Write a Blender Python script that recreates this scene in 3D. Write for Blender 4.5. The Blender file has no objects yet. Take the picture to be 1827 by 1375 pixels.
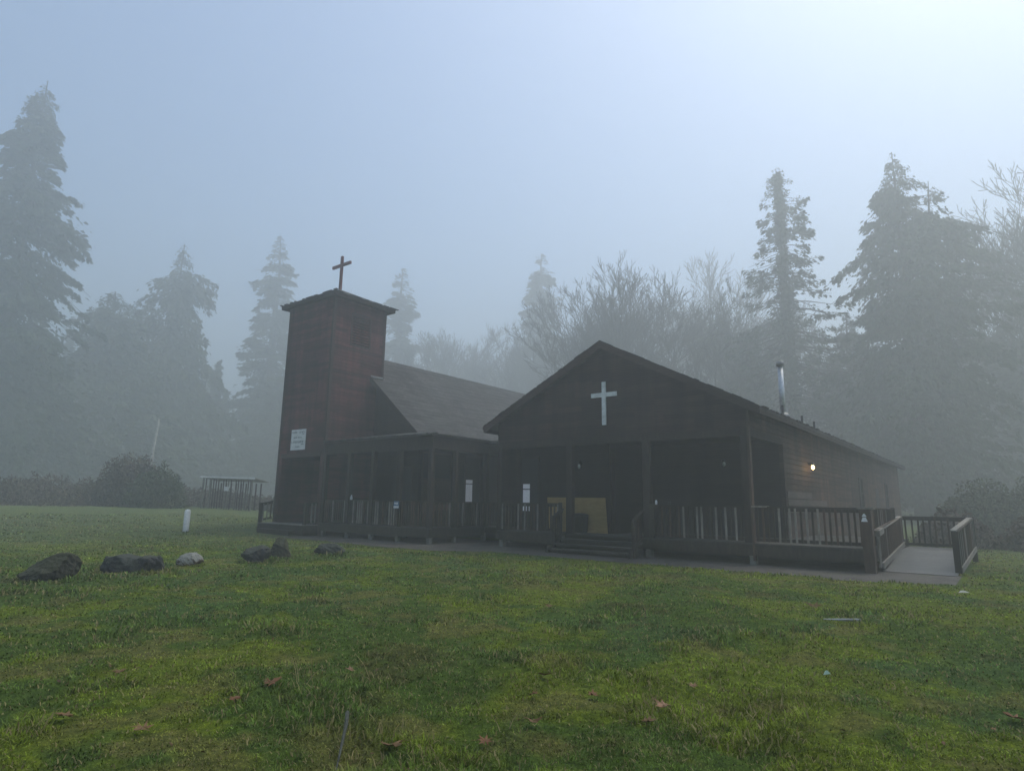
import bpy, math, random
import numpy as np
from mathutils import Matrix, Vector

sc = bpy.context.scene
COL = sc.collection
R = math.radians
rng = np.random.default_rng(7)
random.seed(7)

# ------------------------------------------------------------------ camera
PITCH, ROLL, YAW = R(10.66), R(0.936), R(38.2)
fh = Vector((-math.sin(YAW), math.cos(YAW), 0))
fw = fh * math.cos(PITCH) + Vector((0, 0, 1)) * math.sin(PITCH)
r0 = fw.cross(Vector((0, 0, 1))).normalized(); u0 = r0.cross(fw)
rr = r0 * math.cos(ROLL) + u0 * math.sin(ROLL)
uu = u0 * math.cos(ROLL) - r0 * math.sin(ROLL)
cam = bpy.data.cameras.new('camera'); co = bpy.data.objects.new('camera', cam); COL.objects.link(co)
M = Matrix((rr, uu, -fw)).transposed().to_4x4(); M.translation = Vector((0, 0, 1.6))
co.matrix_world = M
cam.sensor_width = 36; cam.lens = 1110 / 1827 * 36; cam.clip_start = 0.05; cam.clip_end = 2000
sc.camera = co

# ------------------------------------------------------------------ sky, sun, exposure
SUN_EL, SUN_AZ = 62.0, 26.0            # azimuth: degrees clockwise from +Y (the long side of the hall)
w = bpy.data.worlds.new('World'); sc.world = w; w.use_nodes = True
nt = w.node_tree; bg = nt.nodes['Background']
sky = nt.nodes.new('ShaderNodeTexSky'); sky.sky_type = 'NISHITA'; sky.sun_disc = False
sky.sun_elevation = R(SUN_EL); sky.sun_rotation = R(SUN_AZ)
sky.air_density = 1.4; sky.dust_density = 3.6; sky.ozone_density = 6.5
nt.links.new(sky.outputs[0], bg.inputs[0]); bg.inputs[1].default_value = 0.15
sun = bpy.data.lights.new('sun', 'SUN'); so = bpy.data.objects.new('sun', sun); COL.objects.link(so)
sun.energy = 1.5; sun.angle = R(35); sun.color = (1, .95, .78)
sd = Vector((math.sin(R(SUN_AZ)) * math.cos(R(SUN_EL)), math.cos(R(SUN_AZ)) * math.cos(R(SUN_EL)), math.sin(R(SUN_EL))))
so.rotation_euler = sd.to_track_quat('Z', 'Y').to_euler()
so.location = (0, 0, 60)
vs = sc.view_settings; vs.view_transform = 'Standard'; vs.look = 'None'; vs.exposure = 0.25; vs.gamma = 1
sc.cycles.volume_bounces = 3; sc.cycles.max_bounces = 6; sc.cycles.diffuse_bounces = 2
sc.cycles.transparent_max_bounces = 8; sc.cycles.use_fast_gi = False

# ------------------------------------------------------------------ helpers
def node_mat(name, base, rough=.85):
    m = bpy.data.materials.new(name); m.use_nodes = True
    b = m.node_tree.nodes['Principled BSDF']
    b.inputs['Base Color'].default_value = (*base, 1); b.inputs['Roughness'].default_value = rough
    b.inputs['Specular IOR Level'].default_value = .25
    return m, m.node_tree, b

def nd(nt, t, **k):
    n = nt.nodes.new(t)
    for a, v in k.items():
        if a in n.inputs: n.inputs[a].default_value = v
        else: setattr(n, a, v)
    return n

def ramp(nt, fac, stops):
    r = nt.nodes.new('ShaderNodeValToRGB'); e = r.color_ramp.elements
    while len(e) < len(stops): e.new(.5)
    for x, (p, c) in zip(e, stops): x.position = p; x.color = (*c, 1) if len(c) == 3 else c
    nt.links.new(fac, r.inputs[0]); return r.outputs[0]

def mix(nt, f, a, b, mode='MIX'):
    m = nt.nodes.new('ShaderNodeMix'); m.data_type = 'RGBA'; m.blend_type = mode
    for i, v in ((0, f), (6, a), (7, b)):
        if hasattr(v, 'is_output'): nt.links.new(v, m.inputs[i])
        elif i == 0: m.inputs[0].default_value = v
        else: m.inputs[i].default_value = (*v, 1)
    return m.outputs[2]

def noise(nt, scale, detail=4, vec=None, rough=.55, sc3=None):
    tc = nt.nodes.new('ShaderNodeTexCoord'); o = tc.outputs['Object']
    if sc3:
        mp = nt.nodes.new('ShaderNodeMapping'); mp.inputs['Scale'].default_value = sc3
        nt.links.new(o, mp.inputs[0]); o = mp.outputs[0]
    n = nt.nodes.new('ShaderNodeTexNoise'); n.inputs['Scale'].default_value = scale
    n.inputs['Detail'].default_value = detail; n.inputs['Roughness'].default_value = rough
    nt.links.new(o, n.inputs['Vector']); return n.outputs[0]

def bump(nt, b, h, dist=.02, strength=.6):
    u = nt.nodes.new('ShaderNodeBump'); u.inputs['Distance'].default_value = dist; u.inputs['Strength'].default_value = strength
    nt.links.new(h, u.inputs['Height']); nt.links.new(u.outputs[0], b.inputs['Normal'])

def wood(name, c1, c2, c3, grain=(1, 1, 8), moss=0.0, board=None, rough=.8):
    m, nt, b = node_mat(name, c1, rough)
    g = noise(nt, 3.0, 5, sc3=grain)
    col = ramp(nt, g, [(.3, c1), (.55, c2), (.75, c3)])
    if board:                                   # each board its own tone, by height
        tc = nt.nodes.new('ShaderNodeTexCoord'); s = nt.nodes.new('ShaderNodeSeparateXYZ'); nt.links.new(tc.outputs['Object'], s.inputs[0])
        d = nd(nt, 'ShaderNodeMath', operation='DIVIDE'); nt.links.new(s.outputs[2], d.inputs[0]); d.inputs[1].default_value = board
        f = nd(nt, 'ShaderNodeMath', operation='FLOOR'); nt.links.new(d.outputs[0], f.inputs[0])
        ad = nd(nt, 'ShaderNodeMath', operation='ADD'); nt.links.new(s.outputs[0], ad.inputs[0]); nt.links.new(s.outputs[1], ad.inputs[1])
        d2 = nd(nt, 'ShaderNodeMath', operation='DIVIDE'); nt.links.new(ad.outputs[0], d2.inputs[0]); d2.inputs[1].default_value = 2.7
        cc = nd(nt, 'ShaderNodeCombineXYZ'); nt.links.new(f.outputs[0], cc.inputs[0])
        wn = nd(nt, 'ShaderNodeTexWhiteNoise', noise_dimensions='3D')
        a3 = nd(nt, 'ShaderNodeMath', operation='MULTIPLY'); nt.links.new(f.outputs[0], a3.inputs[0]); a3.inputs[1].default_value = .37
        a4 = nd(nt, 'ShaderNodeMath', operation='ADD'); nt.links.new(a3.outputs[0], a4.inputs[0]); nt.links.new(d2.outputs[0], a4.inputs[1])
        f2 = nd(nt, 'ShaderNodeMath', operation='FLOOR'); nt.links.new(a4.outputs[0], f2.inputs[0]); nt.links.new(f2.outputs[0], cc.inputs[1])
        nt.links.new(cc.outputs[0], wn.inputs['Vector'])
        tone = ramp(nt, wn.outputs[0], [(0, (.62, .62, .62)), (1, (1.35, 1.3, 1.25))])
        col = mix(nt, 1.0, col, tone, 'MULTIPLY')
    st = noise(nt, 1.0, 5, sc3=(2.2, 2.2, .22), rough=.6)
    if board: col = mix(nt, .85, col, ramp(nt, st, [(.36, (.55, .58, .62)), (.5, (1, 1, 1)), (.66, (1.5, 1.4, 1.32))]), 'MULTIPLY')
    big = noise(nt, .35, 5)
    col = mix(nt, .8, col, ramp(nt, big, [(.35, (.55, .6, .62)), (.65, (1.25, 1.15, 1.1))]), 'MULTIPLY')
    if moss:
        mn = noise(nt, 1.6, 6, rough=.7)
        col = mix(nt, ramp(nt, mn, [(.52, (0, 0, 0)), (.75, (moss, moss, moss))]), col, (.035, .042, .022))
    nt.links.new(col, b.inputs['Base Color'])
    bump(nt, b, g, .006, .7)
    return m

def plain(name, base, rough=.7, var=.25, scale=6, metal=0, b_amt=.003):
    m, nt, b = node_mat(name, base, rough)
    n = noise(nt, scale, 5)
    lo = tuple(c * (1 - var) for c in base); hi = tuple(min(1, c * (1 + var)) for c in base)
    nt.links.new(ramp(nt, n, [(.3, lo), (.7, hi)]), b.inputs['Base Color'])
    b.inputs['Metallic'].default_value = metal
    bump(nt, b, n, b_amt, .5)
    return m

MAT = {}
MAT['siding'] = wood('dark_brown_siding', (.028, .016, .014), (.043, .025, .021), (.055, .035, .029), (.6, .6, 12), .35, .17)
MAT['siding_red'] = wood('red_stained_siding', (.058, .020, .021), (.096, .034, .035), (.118, .056, .052), (.6, .6, 12), .45, .17)
MAT['siding_sunlit'] = wood('sunlit_brown_siding', (.046, .029, .022), (.068, .042, .031), (.092, .062, .046), (.6, .6, 12), .2, .17)  # siding made lighter and warmer: sun and fog light put into its colour
MAT['siding_shaded'] = wood('shaded_porch_siding', (.009, .006, .006), (.015, .010, .009), (.021, .014, .012), (.6, .6, 12), .3, .17)  # siding darkened so the recess shade sits in its colour
MAT['timber'] = wood('dark_timber', (.020, .014, .011), (.034, .024, .018), (.050, .037, .028), (4, 4, .8), .5)
MAT['fascia'] = wood('fascia_board', (.045, .028, .026), (.065, .040, .035), (.085, .060, .050), (1, 1, 6), .3)
MAT['rail'] = wood('weathered_rail', (.028, .022, .016), (.046, .036, .026), (.070, .056, .041), (5, 5, 1.2), .6)
MAT['rail_grey'] = wood('grey_bare_wood', (.16, .15, .13), (.23, .22, .19), (.30, .29, .25), (4, 4, 1.2), .2)
MAT['rail_red'] = wood('reddish_rail', (.060, .038, .028), (.088, .055, .038), (.105, .072, .052), (5, 5, 1.2), .3)
MAT['bare'] = wood('bare_side_boards', (.085, .072, .062), (.12, .10, .088), (.15, .13, .115), (1, .6, 8), .2)
MAT['deck'] = wood('deck_planks', (.045, .042, .038), (.065, .060, .052), (.090, .084, .074), (6, .6, 1), .5)
MAT['ramp'] = wood('wet_ramp_boards', (.10, .10, .095), (.15, .15, .143), (.21, .21, .20), (.6, 6, 1), .15, rough=.45)
MAT['white'] = plain('white_paint', (.70, .70, .70), .55, .12, 4)
MAT['cross_white'] = plain('weathered_white_paint', (.68, .69, .70), .6, .22, 5)
MAT['red_cross'] = plain('red_stained_wood', (.115, .028, .030), .6, .3, 5)
MAT['daylight_glow'] = plain('pale_panel', (.66, .67, .70), .9, .1, 9)
MAT['plywood'] = wood('plywood', (.30, .20, .07), (.35, .24, .09), (.40, .28, .12), (1.2, 1, 5))
MAT['black'] = plain('black_plastic', (.015, .018, .017), .5, .3, 8)
MAT['steel'] = plain('galvanised_steel', (.42, .44, .46), .42, .2, 10, .9)
MAT['dull_metal'] = plain('dull_metal', (.22, .22, .22), .5, .2, 10, .6)
MAT['dark_metal'] = plain('dark_metal', (.05, .05, .05), .5, .3, 10, .6)
MAT['door'] = plain('dark_door', (.018, .017, .018), .6, .3, 4)
MAT['blue'] = plain('blue_sign_paint', (.10, .19, .30), .5, .15, 12)
MAT['ink'] = plain('sign_ink', (.09, .10, .12), .7, .2, 10)
MAT['snag'] = plain('pale_dead_bark', (.50, .49, .45), .9, .25, 5)
MAT['concrete'] = plain('pier_concrete', (.16, .16, .14), .9, .3, 5)
m, nt_, b_ = node_mat('daylight_glow_panel', (.7, .72, .75), .9); MAT['daylight_glow'] = m
b_.inputs['Emission Color'].default_value = (.72, .8, .95, 1); b_.inputs['Emission Strength'].default_value = .11  # weak emission put in for daylight seen through from the far side
m, nt_, b_ = node_mat('window_glass', (.03, .035, .04), .12); MAT['glass'] = m
b_.inputs['Specular IOR Level'].default_value = .6
m, nt_, b_ = node_mat('lit_bulb', (1, .8, .5)); MAT['bulb'] = m
b_.inputs['Emission Color'].default_value = (1, .62, .22, 1); b_.inputs['Emission Strength'].default_value = 9

def shingle():
    m, nt, b = node_mat('mossy_shingles', (.1, .1, .1), .9)
    tc = nt.nodes.new('ShaderNodeTexCoord'); mp = nt.nodes.new('ShaderNodeMapping'); nt.links.new(tc.outputs['UV'], mp.inputs[0])
    br = nt.nodes.new('ShaderNodeTexBrick'); nt.links.new(mp.outputs[0], br.inputs[0])
    br.inputs['Scale'].default_value = 1.0; br.inputs['Brick Width'].default_value = .28; br.inputs['Row Height'].default_value = .16
    br.inputs['Mortar Size'].default_value = .012
    br.inputs['Color1'].default_value = (.044, .043, .043, 1); br.inputs['Color2'].default_value = (.070, .068, .066, 1)
    br.inputs['Mortar'].default_value = (.03, .028, .026, 1)
    n = noise(nt, .5, 6, rough=.65); n2 = noise(nt, 7, 5, rough=.7)
    c = mix(nt, .7, br.outputs[0], ramp(nt, n2, [(.35, (.6, .6, .6)), (.65, (1.4, 1.35, 1.3))]), 'MULTIPLY')
    c = mix(nt, ramp(nt, n, [(.45, (0, 0, 0)), (.62, (.6, .6, .6))]), c, (.054, .057, .052))
    mp2 = nt.nodes.new('ShaderNodeMapping'); mp2.inputs['Scale'].default_value = (.5, 5, 1); nt.links.new(tc.outputs['UV'], mp2.inputs[0])
    n3 = nt.nodes.new('ShaderNodeTexNoise'); n3.inputs['Scale'].default_value = 1; n3.inputs['Detail'].default_value = 4; nt.links.new(mp2.outputs[0], n3.inputs['Vector'])
    c = mix(nt, 1, c, ramp(nt, n3.outputs[0], [(.36, (.55, .55, .56)), (.64, (1.45, 1.43, 1.4))]), 'MULTIPLY')
    mp3 = nt.nodes.new('ShaderNodeMapping'); mp3.inputs['Scale'].default_value = (2.2, .35, 1); nt.links.new(tc.outputs['UV'], mp3.inputs[0])
    n4 = nt.nodes.new('ShaderNodeTexNoise'); n4.inputs['Scale'].default_value = 1; n4.inputs['Detail'].default_value = 5; nt.links.new(mp3.outputs[0], n4.inputs['Vector'])
    c = mix(nt, .5, c, ramp(nt, n4.outputs[0], [(.36, (.7, .7, .7)), (.64, (1.3, 1.3, 1.28))]), 'MULTIPLY')
    nt.links.new(c, b.inputs['Base Color']); bump(nt, b, br.outputs['Fac'], .02, -1)
    return m
MAT['shingle'] = shingle()

def tag(o, label=None, cat=None, group=None, kind=None):
    if label: o['label'] = label
    if cat: o['category'] = cat
    if group: o['group'] = group
    if kind: o['kind'] = kind
    return o

def empty(name, loc, label, cat, group=None):
    o = bpy.data.objects.new(name, None); COL.objects.link(o); o.location = loc; o.empty_display_size = .2
    return tag(o, label, cat, group)

def np_obj(name, V, F, mats, parent=None, fm=None, smooth=False, attr=None, uv=None):
    """V (n,3) array; F list of faces or (m,k) array"""
    me = bpy.data.meshes.new(name)
    V = np.asarray(V, np.float32)
    if isinstance(F, np.ndarray):
        k = F.shape[1]; n = len(F)
        me.vertices.add(len(V)); me.vertices.foreach_set('co', V.ravel())
        me.loops.add(n * k); me.loops.foreach_set('vertex_index', F.astype(np.int32).ravel())
        me.polygons.add(n); me.polygons.foreach_set('loop_start', np.arange(0, n * k, k, dtype=np.int32))
        me.polygons.foreach_set('loop_total', np.full(n, k, np.int32))
        me.update(calc_edges=True)
    else:
        me.from_pydata(V.tolist(), [], F); me.update()
    for mm in (mats if isinstance(mats, (list, tuple)) else [mats]): me.materials.append(mm)
    if fm is not None: me.polygons.foreach_set('material_index', np.asarray(fm, np.int32))
    if smooth: me.polygons.foreach_set('use_smooth', np.ones(len(me.polygons), bool))
    if attr is not None:
        a = me.attributes.new('Col', 'FLOAT_COLOR', 'POINT')
        a.data.foreach_set('color', np.c_[attr, np.ones(len(attr))].astype(np.float32).ravel())
    if uv is not None:
        l = me.uv_layers.new(name='UVMap'); l.data.foreach_set('uv', np.asarray(uv, np.float32).ravel())
    o = bpy.data.objects.new(name, me); COL.objects.link(o)
    if parent:
        o.parent = parent
        pl = parent; off = Vector((0, 0, 0))
        while pl: off += pl.location; pl = pl.parent
        for v in me.vertices: v.co -= off
    return o

class MB:
    def __init__(s): s.v = []; s.f = []; s.m = []
    def add(s, vs, fs, m=0):
        n = len(s.v); s.v += [tuple(map(float, v)) for v in vs]; s.f += [tuple(n + i for i in f) for f in fs]; s.m += [m] * len(fs); return s
    def box(s, x0, x1, y0, y1, z0, z1, m=0):
        return s.add([(x0, y0, z0), (x1, y0, z0), (x1, y1, z0), (x0, y1, z0), (x0, y0, z1), (x1, y0, z1), (x1, y1, z1), (x0, y1, z1)],
              [(0, 3, 2, 1), (4, 5, 6, 7), (0, 1, 5, 4), (1, 2, 6, 5), (2, 3, 7, 6), (3, 0, 4, 7)], m)
    def beam(s, a, b, w, h, m=0, up=(0, 0, 1)):
        a, b, up = Vector(a), Vector(b), Vector(up); d = (b - a).normalized(); sx = d.cross(up).normalized() * w / 2; sz = sx.cross(d).normalized() * h / 2
        vs = [p + i * sx + j * sz for p in (a, b) for i, j in ((-1, -1), (1, -1), (1, 1), (-1, 1))]
        return s.add(vs, [(0, 1, 2, 3), (7, 6, 5, 4), (0, 4, 5, 1), (1, 5, 6, 2), (2, 6, 7, 3), (3, 7, 4, 0)], m)
    def tube(s, pts, rads, n=8, m=0, cap=True):
        base = len(s.v); pts = [Vector(p) for p in pts]
        for i, p in enumerate(pts):
            d = (pts[min(i + 1, len(pts) - 1)] - pts[max(i - 1, 0)]).normalized()
            a = d.orthogonal().normalized() if i == 0 else (pa - d * pa.dot(d)).normalized()
            pa = a; b = d.cross(a)
            for k in range(n):
                t = 2 * math.pi * k / n; q = p + (a * math.cos(t) + b * math.sin(t)) * rads[i]; s.v.append(tuple(q))
        for i in range(len(pts) - 1):
            for k in range(n):
                s.f.append((base + i * n + k, base + i * n + (k + 1) % n, base + (i + 1) * n + (k + 1) % n, base + (i + 1) * n + k)); s.m.append(m)
        if cap:
            s.f.append(tuple(base + k for k in range(n))[::-1]); s.f.append(tuple(base + (len(pts) - 1) * n + k for k in range(n))); s.m += [m, m]
        return s
    def prism(s, poly, axis, a, b, m=0):
        def P(u, v, t): return {0: (t, u, v), 1: (u, t, v), 2: (u, v, t)}[axis]
        n = len(poly); vs = [P(*p, a) for p in poly] + [P(*p, b) for p in poly]
        return s.add(vs, [tuple(range(n)), tuple(range(2 * n - 1, n - 1, -1))] + [(i, i + n, (i + 1) % n + n, (i + 1) % n) for i in range(n)], m)
    def build(s, name, mats, parent=None, smooth=False):
        o = np_obj(name, s.v, s.f, mats, parent, s.m, smooth)
        bm_fix(o.data); return o

import bmesh
def bm_fix(me):
    bm = bmesh.new(); bm.from_mesh(me); bmesh.ops.recalc_face_normals(bm, faces=bm.faces); bm.to_mesh(me); bm.free()

def laps(mb, plane, pos, sign, z0, z1, xl, xr, lap=.17, t=.022, holes=(), m=0):
    """clapboards on a vertical wall; plane 'y' (wall at Y=pos facing sign) or 'x'; xl(z), xr(z) limits; holes = (a0,a1,z0,z1)"""
    z = math.floor(z0 / lap) * lap
    cuts = sorted({h for H in holes for h in H[2:4]})
    while z < z1:
        zt = z + lap
        edges = [max(z, z0)] + [c for c in cuts if max(z, z0) < c < min(zt, z1)] + [min(zt, z1)]
        for za, zb in zip(edges[:-1], edges[1:]):
            if zb - za < .004: continue
            A0, A1, B0, B1 = xl(za), xr(za), xl(zb), xr(zb)
            if A1 <= A0: continue
            if B1 < B0: B0 = B1 = (B0 + B1) / 2
            zm = (za + zb) / 2
            hs = sorted((h[0], h[1]) for h in holes if h[2] < zm < h[3])
            segs = []; ca, cb = A0, B0
            for h0, h1 in hs: segs.append((ca, h0, cb, h0)); ca = cb = h1
            segs.append((ca, A1, cb, B1))
            oa = t * (1 - (za - z) / lap); ob = t * (1 - (zb - z) / lap)
            for a0, a1, b0, b1 in segs:
                if a1 - a0 < .01: continue
                def P(a, o, zz): return (a, pos + sign * o, zz) if plane == 'y' else (pos + sign * o, a, zz)
                mb.add([P(a0, oa + .004, za), P(a1, oa + .004, za), P(b1, ob + .002, zb), P(b0, ob + .002, zb), P(a0, 0, za), P(a1, 0, za)],
                       [(0, 1, 2, 3), (4, 5, 1, 0)], m)
        z = zt
    return mb

def roof_slab(mb, pts, th, um, m=0):
    """pts: 4 (or 3) corners of the top surface, CCW from above"""
    n = len(pts); lo = [(p[0], p[1], p[2] - th) for p in pts]
    return mb.add(list(pts) + lo, [tuple(range(n)), tuple(range(2 * n - 1, n - 1, -1))] + [(i, i + n, (i + 1) % n + n, (i + 1) % n) for i in range(n)], m)

def add_uv(o, along, up_scale=1):
    """UV: u along the eave axis (0 x,1 y), v along the slope"""
    me = o.data; l = me.uv_layers.new(name='UVMap'); co_ = np.array([v.co[:] for v in me.vertices])
    uv = []
    for p in me.polygons:
        for vi in p.vertices:
            c = co_[vi]; a = c[along]; s = c[2] * up_scale; uv += [a, s]
    l.data.foreach_set('uv', uv)

def copy_tree(o, parent=None):
    c = o.copy(); COL.objects.link(c); c.parent = parent
    for ch in o.children: copy_tree(ch, c)
    return c

# value noise for terrain and scatter
_perm = np.random.default_rng(3).random((256, 256))
def vn(x, y, s=1.0, seed=0):
    x = np.asarray(x, float) / s + seed * 17.3 + 500; y = np.asarray(y, float) / s + seed * 9.7 + 500
    xi = np.floor(x).astype(int); yi = np.floor(y).astype(int); fx = x - xi; fy = y - yi
    fx = fx * fx * (3 - 2 * fx); fy = fy * fy * (3 - 2 * fy)
    g = lambda a, b: _perm[a & 255, b & 255]
    return (g(xi, yi) * (1 - fx) + g(xi + 1, yi) * fx) * (1 - fy) + (g(xi, yi + 1) * (1 - fx) + g(xi + 1, yi + 1) * fx) * fy
def sstep(a, b, x):
    t = np.clip((np.asarray(x, float) - a) / (b - a), 0, 1); return t * t * (3 - 2 * t)

PATH = [(-30.5, 18.2), (-29.2, 15.6), (-25.5, 15.0), (-22.3, 15.3), (-18, 14.9), (-15.2, 15.0), (-13.4, 16.2), (-8.8, 16.05), (-4.6, 16.2), (-2.9, 16.0), (-1.05, 16.9), (-.75, 18.5), (-.85, 19.2)]
_px = np.array([p[0] for p in PATH[:11]]); _py = np.array([p[1] for p in PATH[:11]])
def path_front(x): return np.interp(x, _px, _py)
def on_path(x, y):
    x = np.asarray(x); y = np.asarray(y)
    return (x > -30.2) & (x < -.95) & (y > path_front(x) + .12 * (vn(x, y, .25, 5) - .5) * 2) & (y < 24)

def ground_z(x, y):
    x = np.asarray(x, float); y = np.asarray(y, float)
    d = np.hypot(x, y)
    ang = np.degrees(np.arctan2(-x, y))          # + to the left of +Y
    z = .85 * sstep(26, 56, d) * sstep(52, 64, ang)
    z = z + 1.2 * sstep(60, 150, d)
    near = 1 - sstep(12, 22, d)
    bx = 1 - 1.0 * on_path(x, y)
    z = z + ((vn(x, y, .9, 1) - .5) * .06 + (vn(x, y, .33, 2) - .5) * .045 * near + (vn(x, y, .12, 3) - .5) * .022 * (1 - sstep(6, 12, d))) * bx
    z = z + (vn(x, y, 6, 4) - .5) * .12 * sstep(3, 8, d) * (1 - sstep(10, 15, y)) * (1 - on_path(x, y))
    return z
def gz(x, y): return float(ground_z(x, y))

# ------------------------------------------------------------------ ground
def lawn_color(x, y):
    """what grows where: dark grass, yellow moss, straw, bare soil; paler and greyer with distance"""
    d = np.hypot(x, y)
    n1 = vn(x, y, 1.5, 11) * .5 + vn(x, y, .5, 12) * .3 + vn(x, y, .18, 13) * .2
    n2 = vn(x, y, .9, 14) * .5 + vn(x, y, .3, 15) * .5
    n3 = vn(x, y, 2.6, 16) * .6 + vn(x, y, .7, 17) * .4
    green = np.array((.050, .090, .017)); moss = np.array((.130, .158, .012)); straw = np.array((.150, .128, .044)); soil = np.array((.060, .048, .022)); blue = np.array((.050, .100, .034))
    c = np.broadcast_to(green, (len(x), 3)).copy()
    def bl(c, col, f): f = np.clip(f, 0, 1)[:, None]; return c * (1 - f) + col * f
    right = sstep(-6, 0, x + .2 * y - 1)
    c = bl(c, blue, sstep(.5, .75, n3) * .8)
    c = bl(c, moss, sstep(.47 - .10 * right, .66 - .08 * right, n1) * .85)
    c = bl(c, straw, sstep(.56, .78, n2) * .75)
    c = bl(c, soil, sstep(.68, .8, 1 - n1) * .7)
    c = (c * .68 + np.array((.088, .104, .022)) * .32) * np.array((1.12, 1.20, 1.12))
    c = bl(c, np.array((.115, .135, .070)), .6 * sstep(16, 36, d)); c = c * (1 + .15 * sstep(16, 34, d))[:, None]  # blends to a lighter, greyer green with distance from the camera
    return c

def build_ground():
    rad = np.concatenate([np.linspace(.0, 2.2, 6), np.geomspace(2.4, 26, 420), np.geomspace(27, 280, 60)])
    fwd_ang = math.degrees(YAW)
    an = np.concatenate([np.linspace(-52, 52, 520), np.linspace(53, 307, 110)]) + fwd_ang    # degrees left of +Y
    Rr, A = np.meshgrid(rad, np.radians(an), indexing='ij')
    X = -np.sin(A) * Rr; Y = np.cos(A) * Rr
    Z = ground_z(X, Y)
    n, k = X.shape
    V = np.c_[X.ravel(), Y.ravel(), Z.ravel()]
    i, j = np.meshgrid(np.arange(n - 1), np.arange(k), indexing='ij')
    a = i * k + j; b = i * k + (j + 1) % k; c = (i + 1) * k + (j + 1) % k; d = (i + 1) * k + j
    F = np.stack([a, b, c, d], -1).reshape(-1, 4)
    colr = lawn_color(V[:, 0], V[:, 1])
    m, nt, b_ = node_mat('mossy_lawn', (.06, .08, .03), .95); b_.inputs['Specular IOR Level'].default_value = .05
    at = nt.nodes.new('ShaderNodeAttribute'); at.attribute_name = 'Col'
    n1 = noise(nt, 9, 8, rough=.75); n2 = noise(nt, 60, 5, rough=.7); n3 = noise(nt, 1.1, 5)
    c_ = mix(nt, 1, at.outputs[0], ramp(nt, n1, [(.32, (.35, .4, .35)), (.5, (.85, .85, .85)), (.7, (1.6, 1.5, 1.2))]), 'MULTIPLY')
    c_ = mix(nt, 1, c_, ramp(nt, n2, [(.3, (.45, .45, .45)), (.7, (1.5, 1.5, 1.5))]), 'MULTIPLY')
    nt.links.new(c_, b_.inputs['Base Color'])
    ad = nd(nt, 'ShaderNodeMath', operation='ADD'); nt.links.new(n1, ad.inputs[0]); nt.links.new(n2, ad.inputs[1])
    bump(nt, b_, ad.outputs[0], .03, .9)
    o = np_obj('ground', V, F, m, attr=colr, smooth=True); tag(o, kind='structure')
build_ground()

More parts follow.
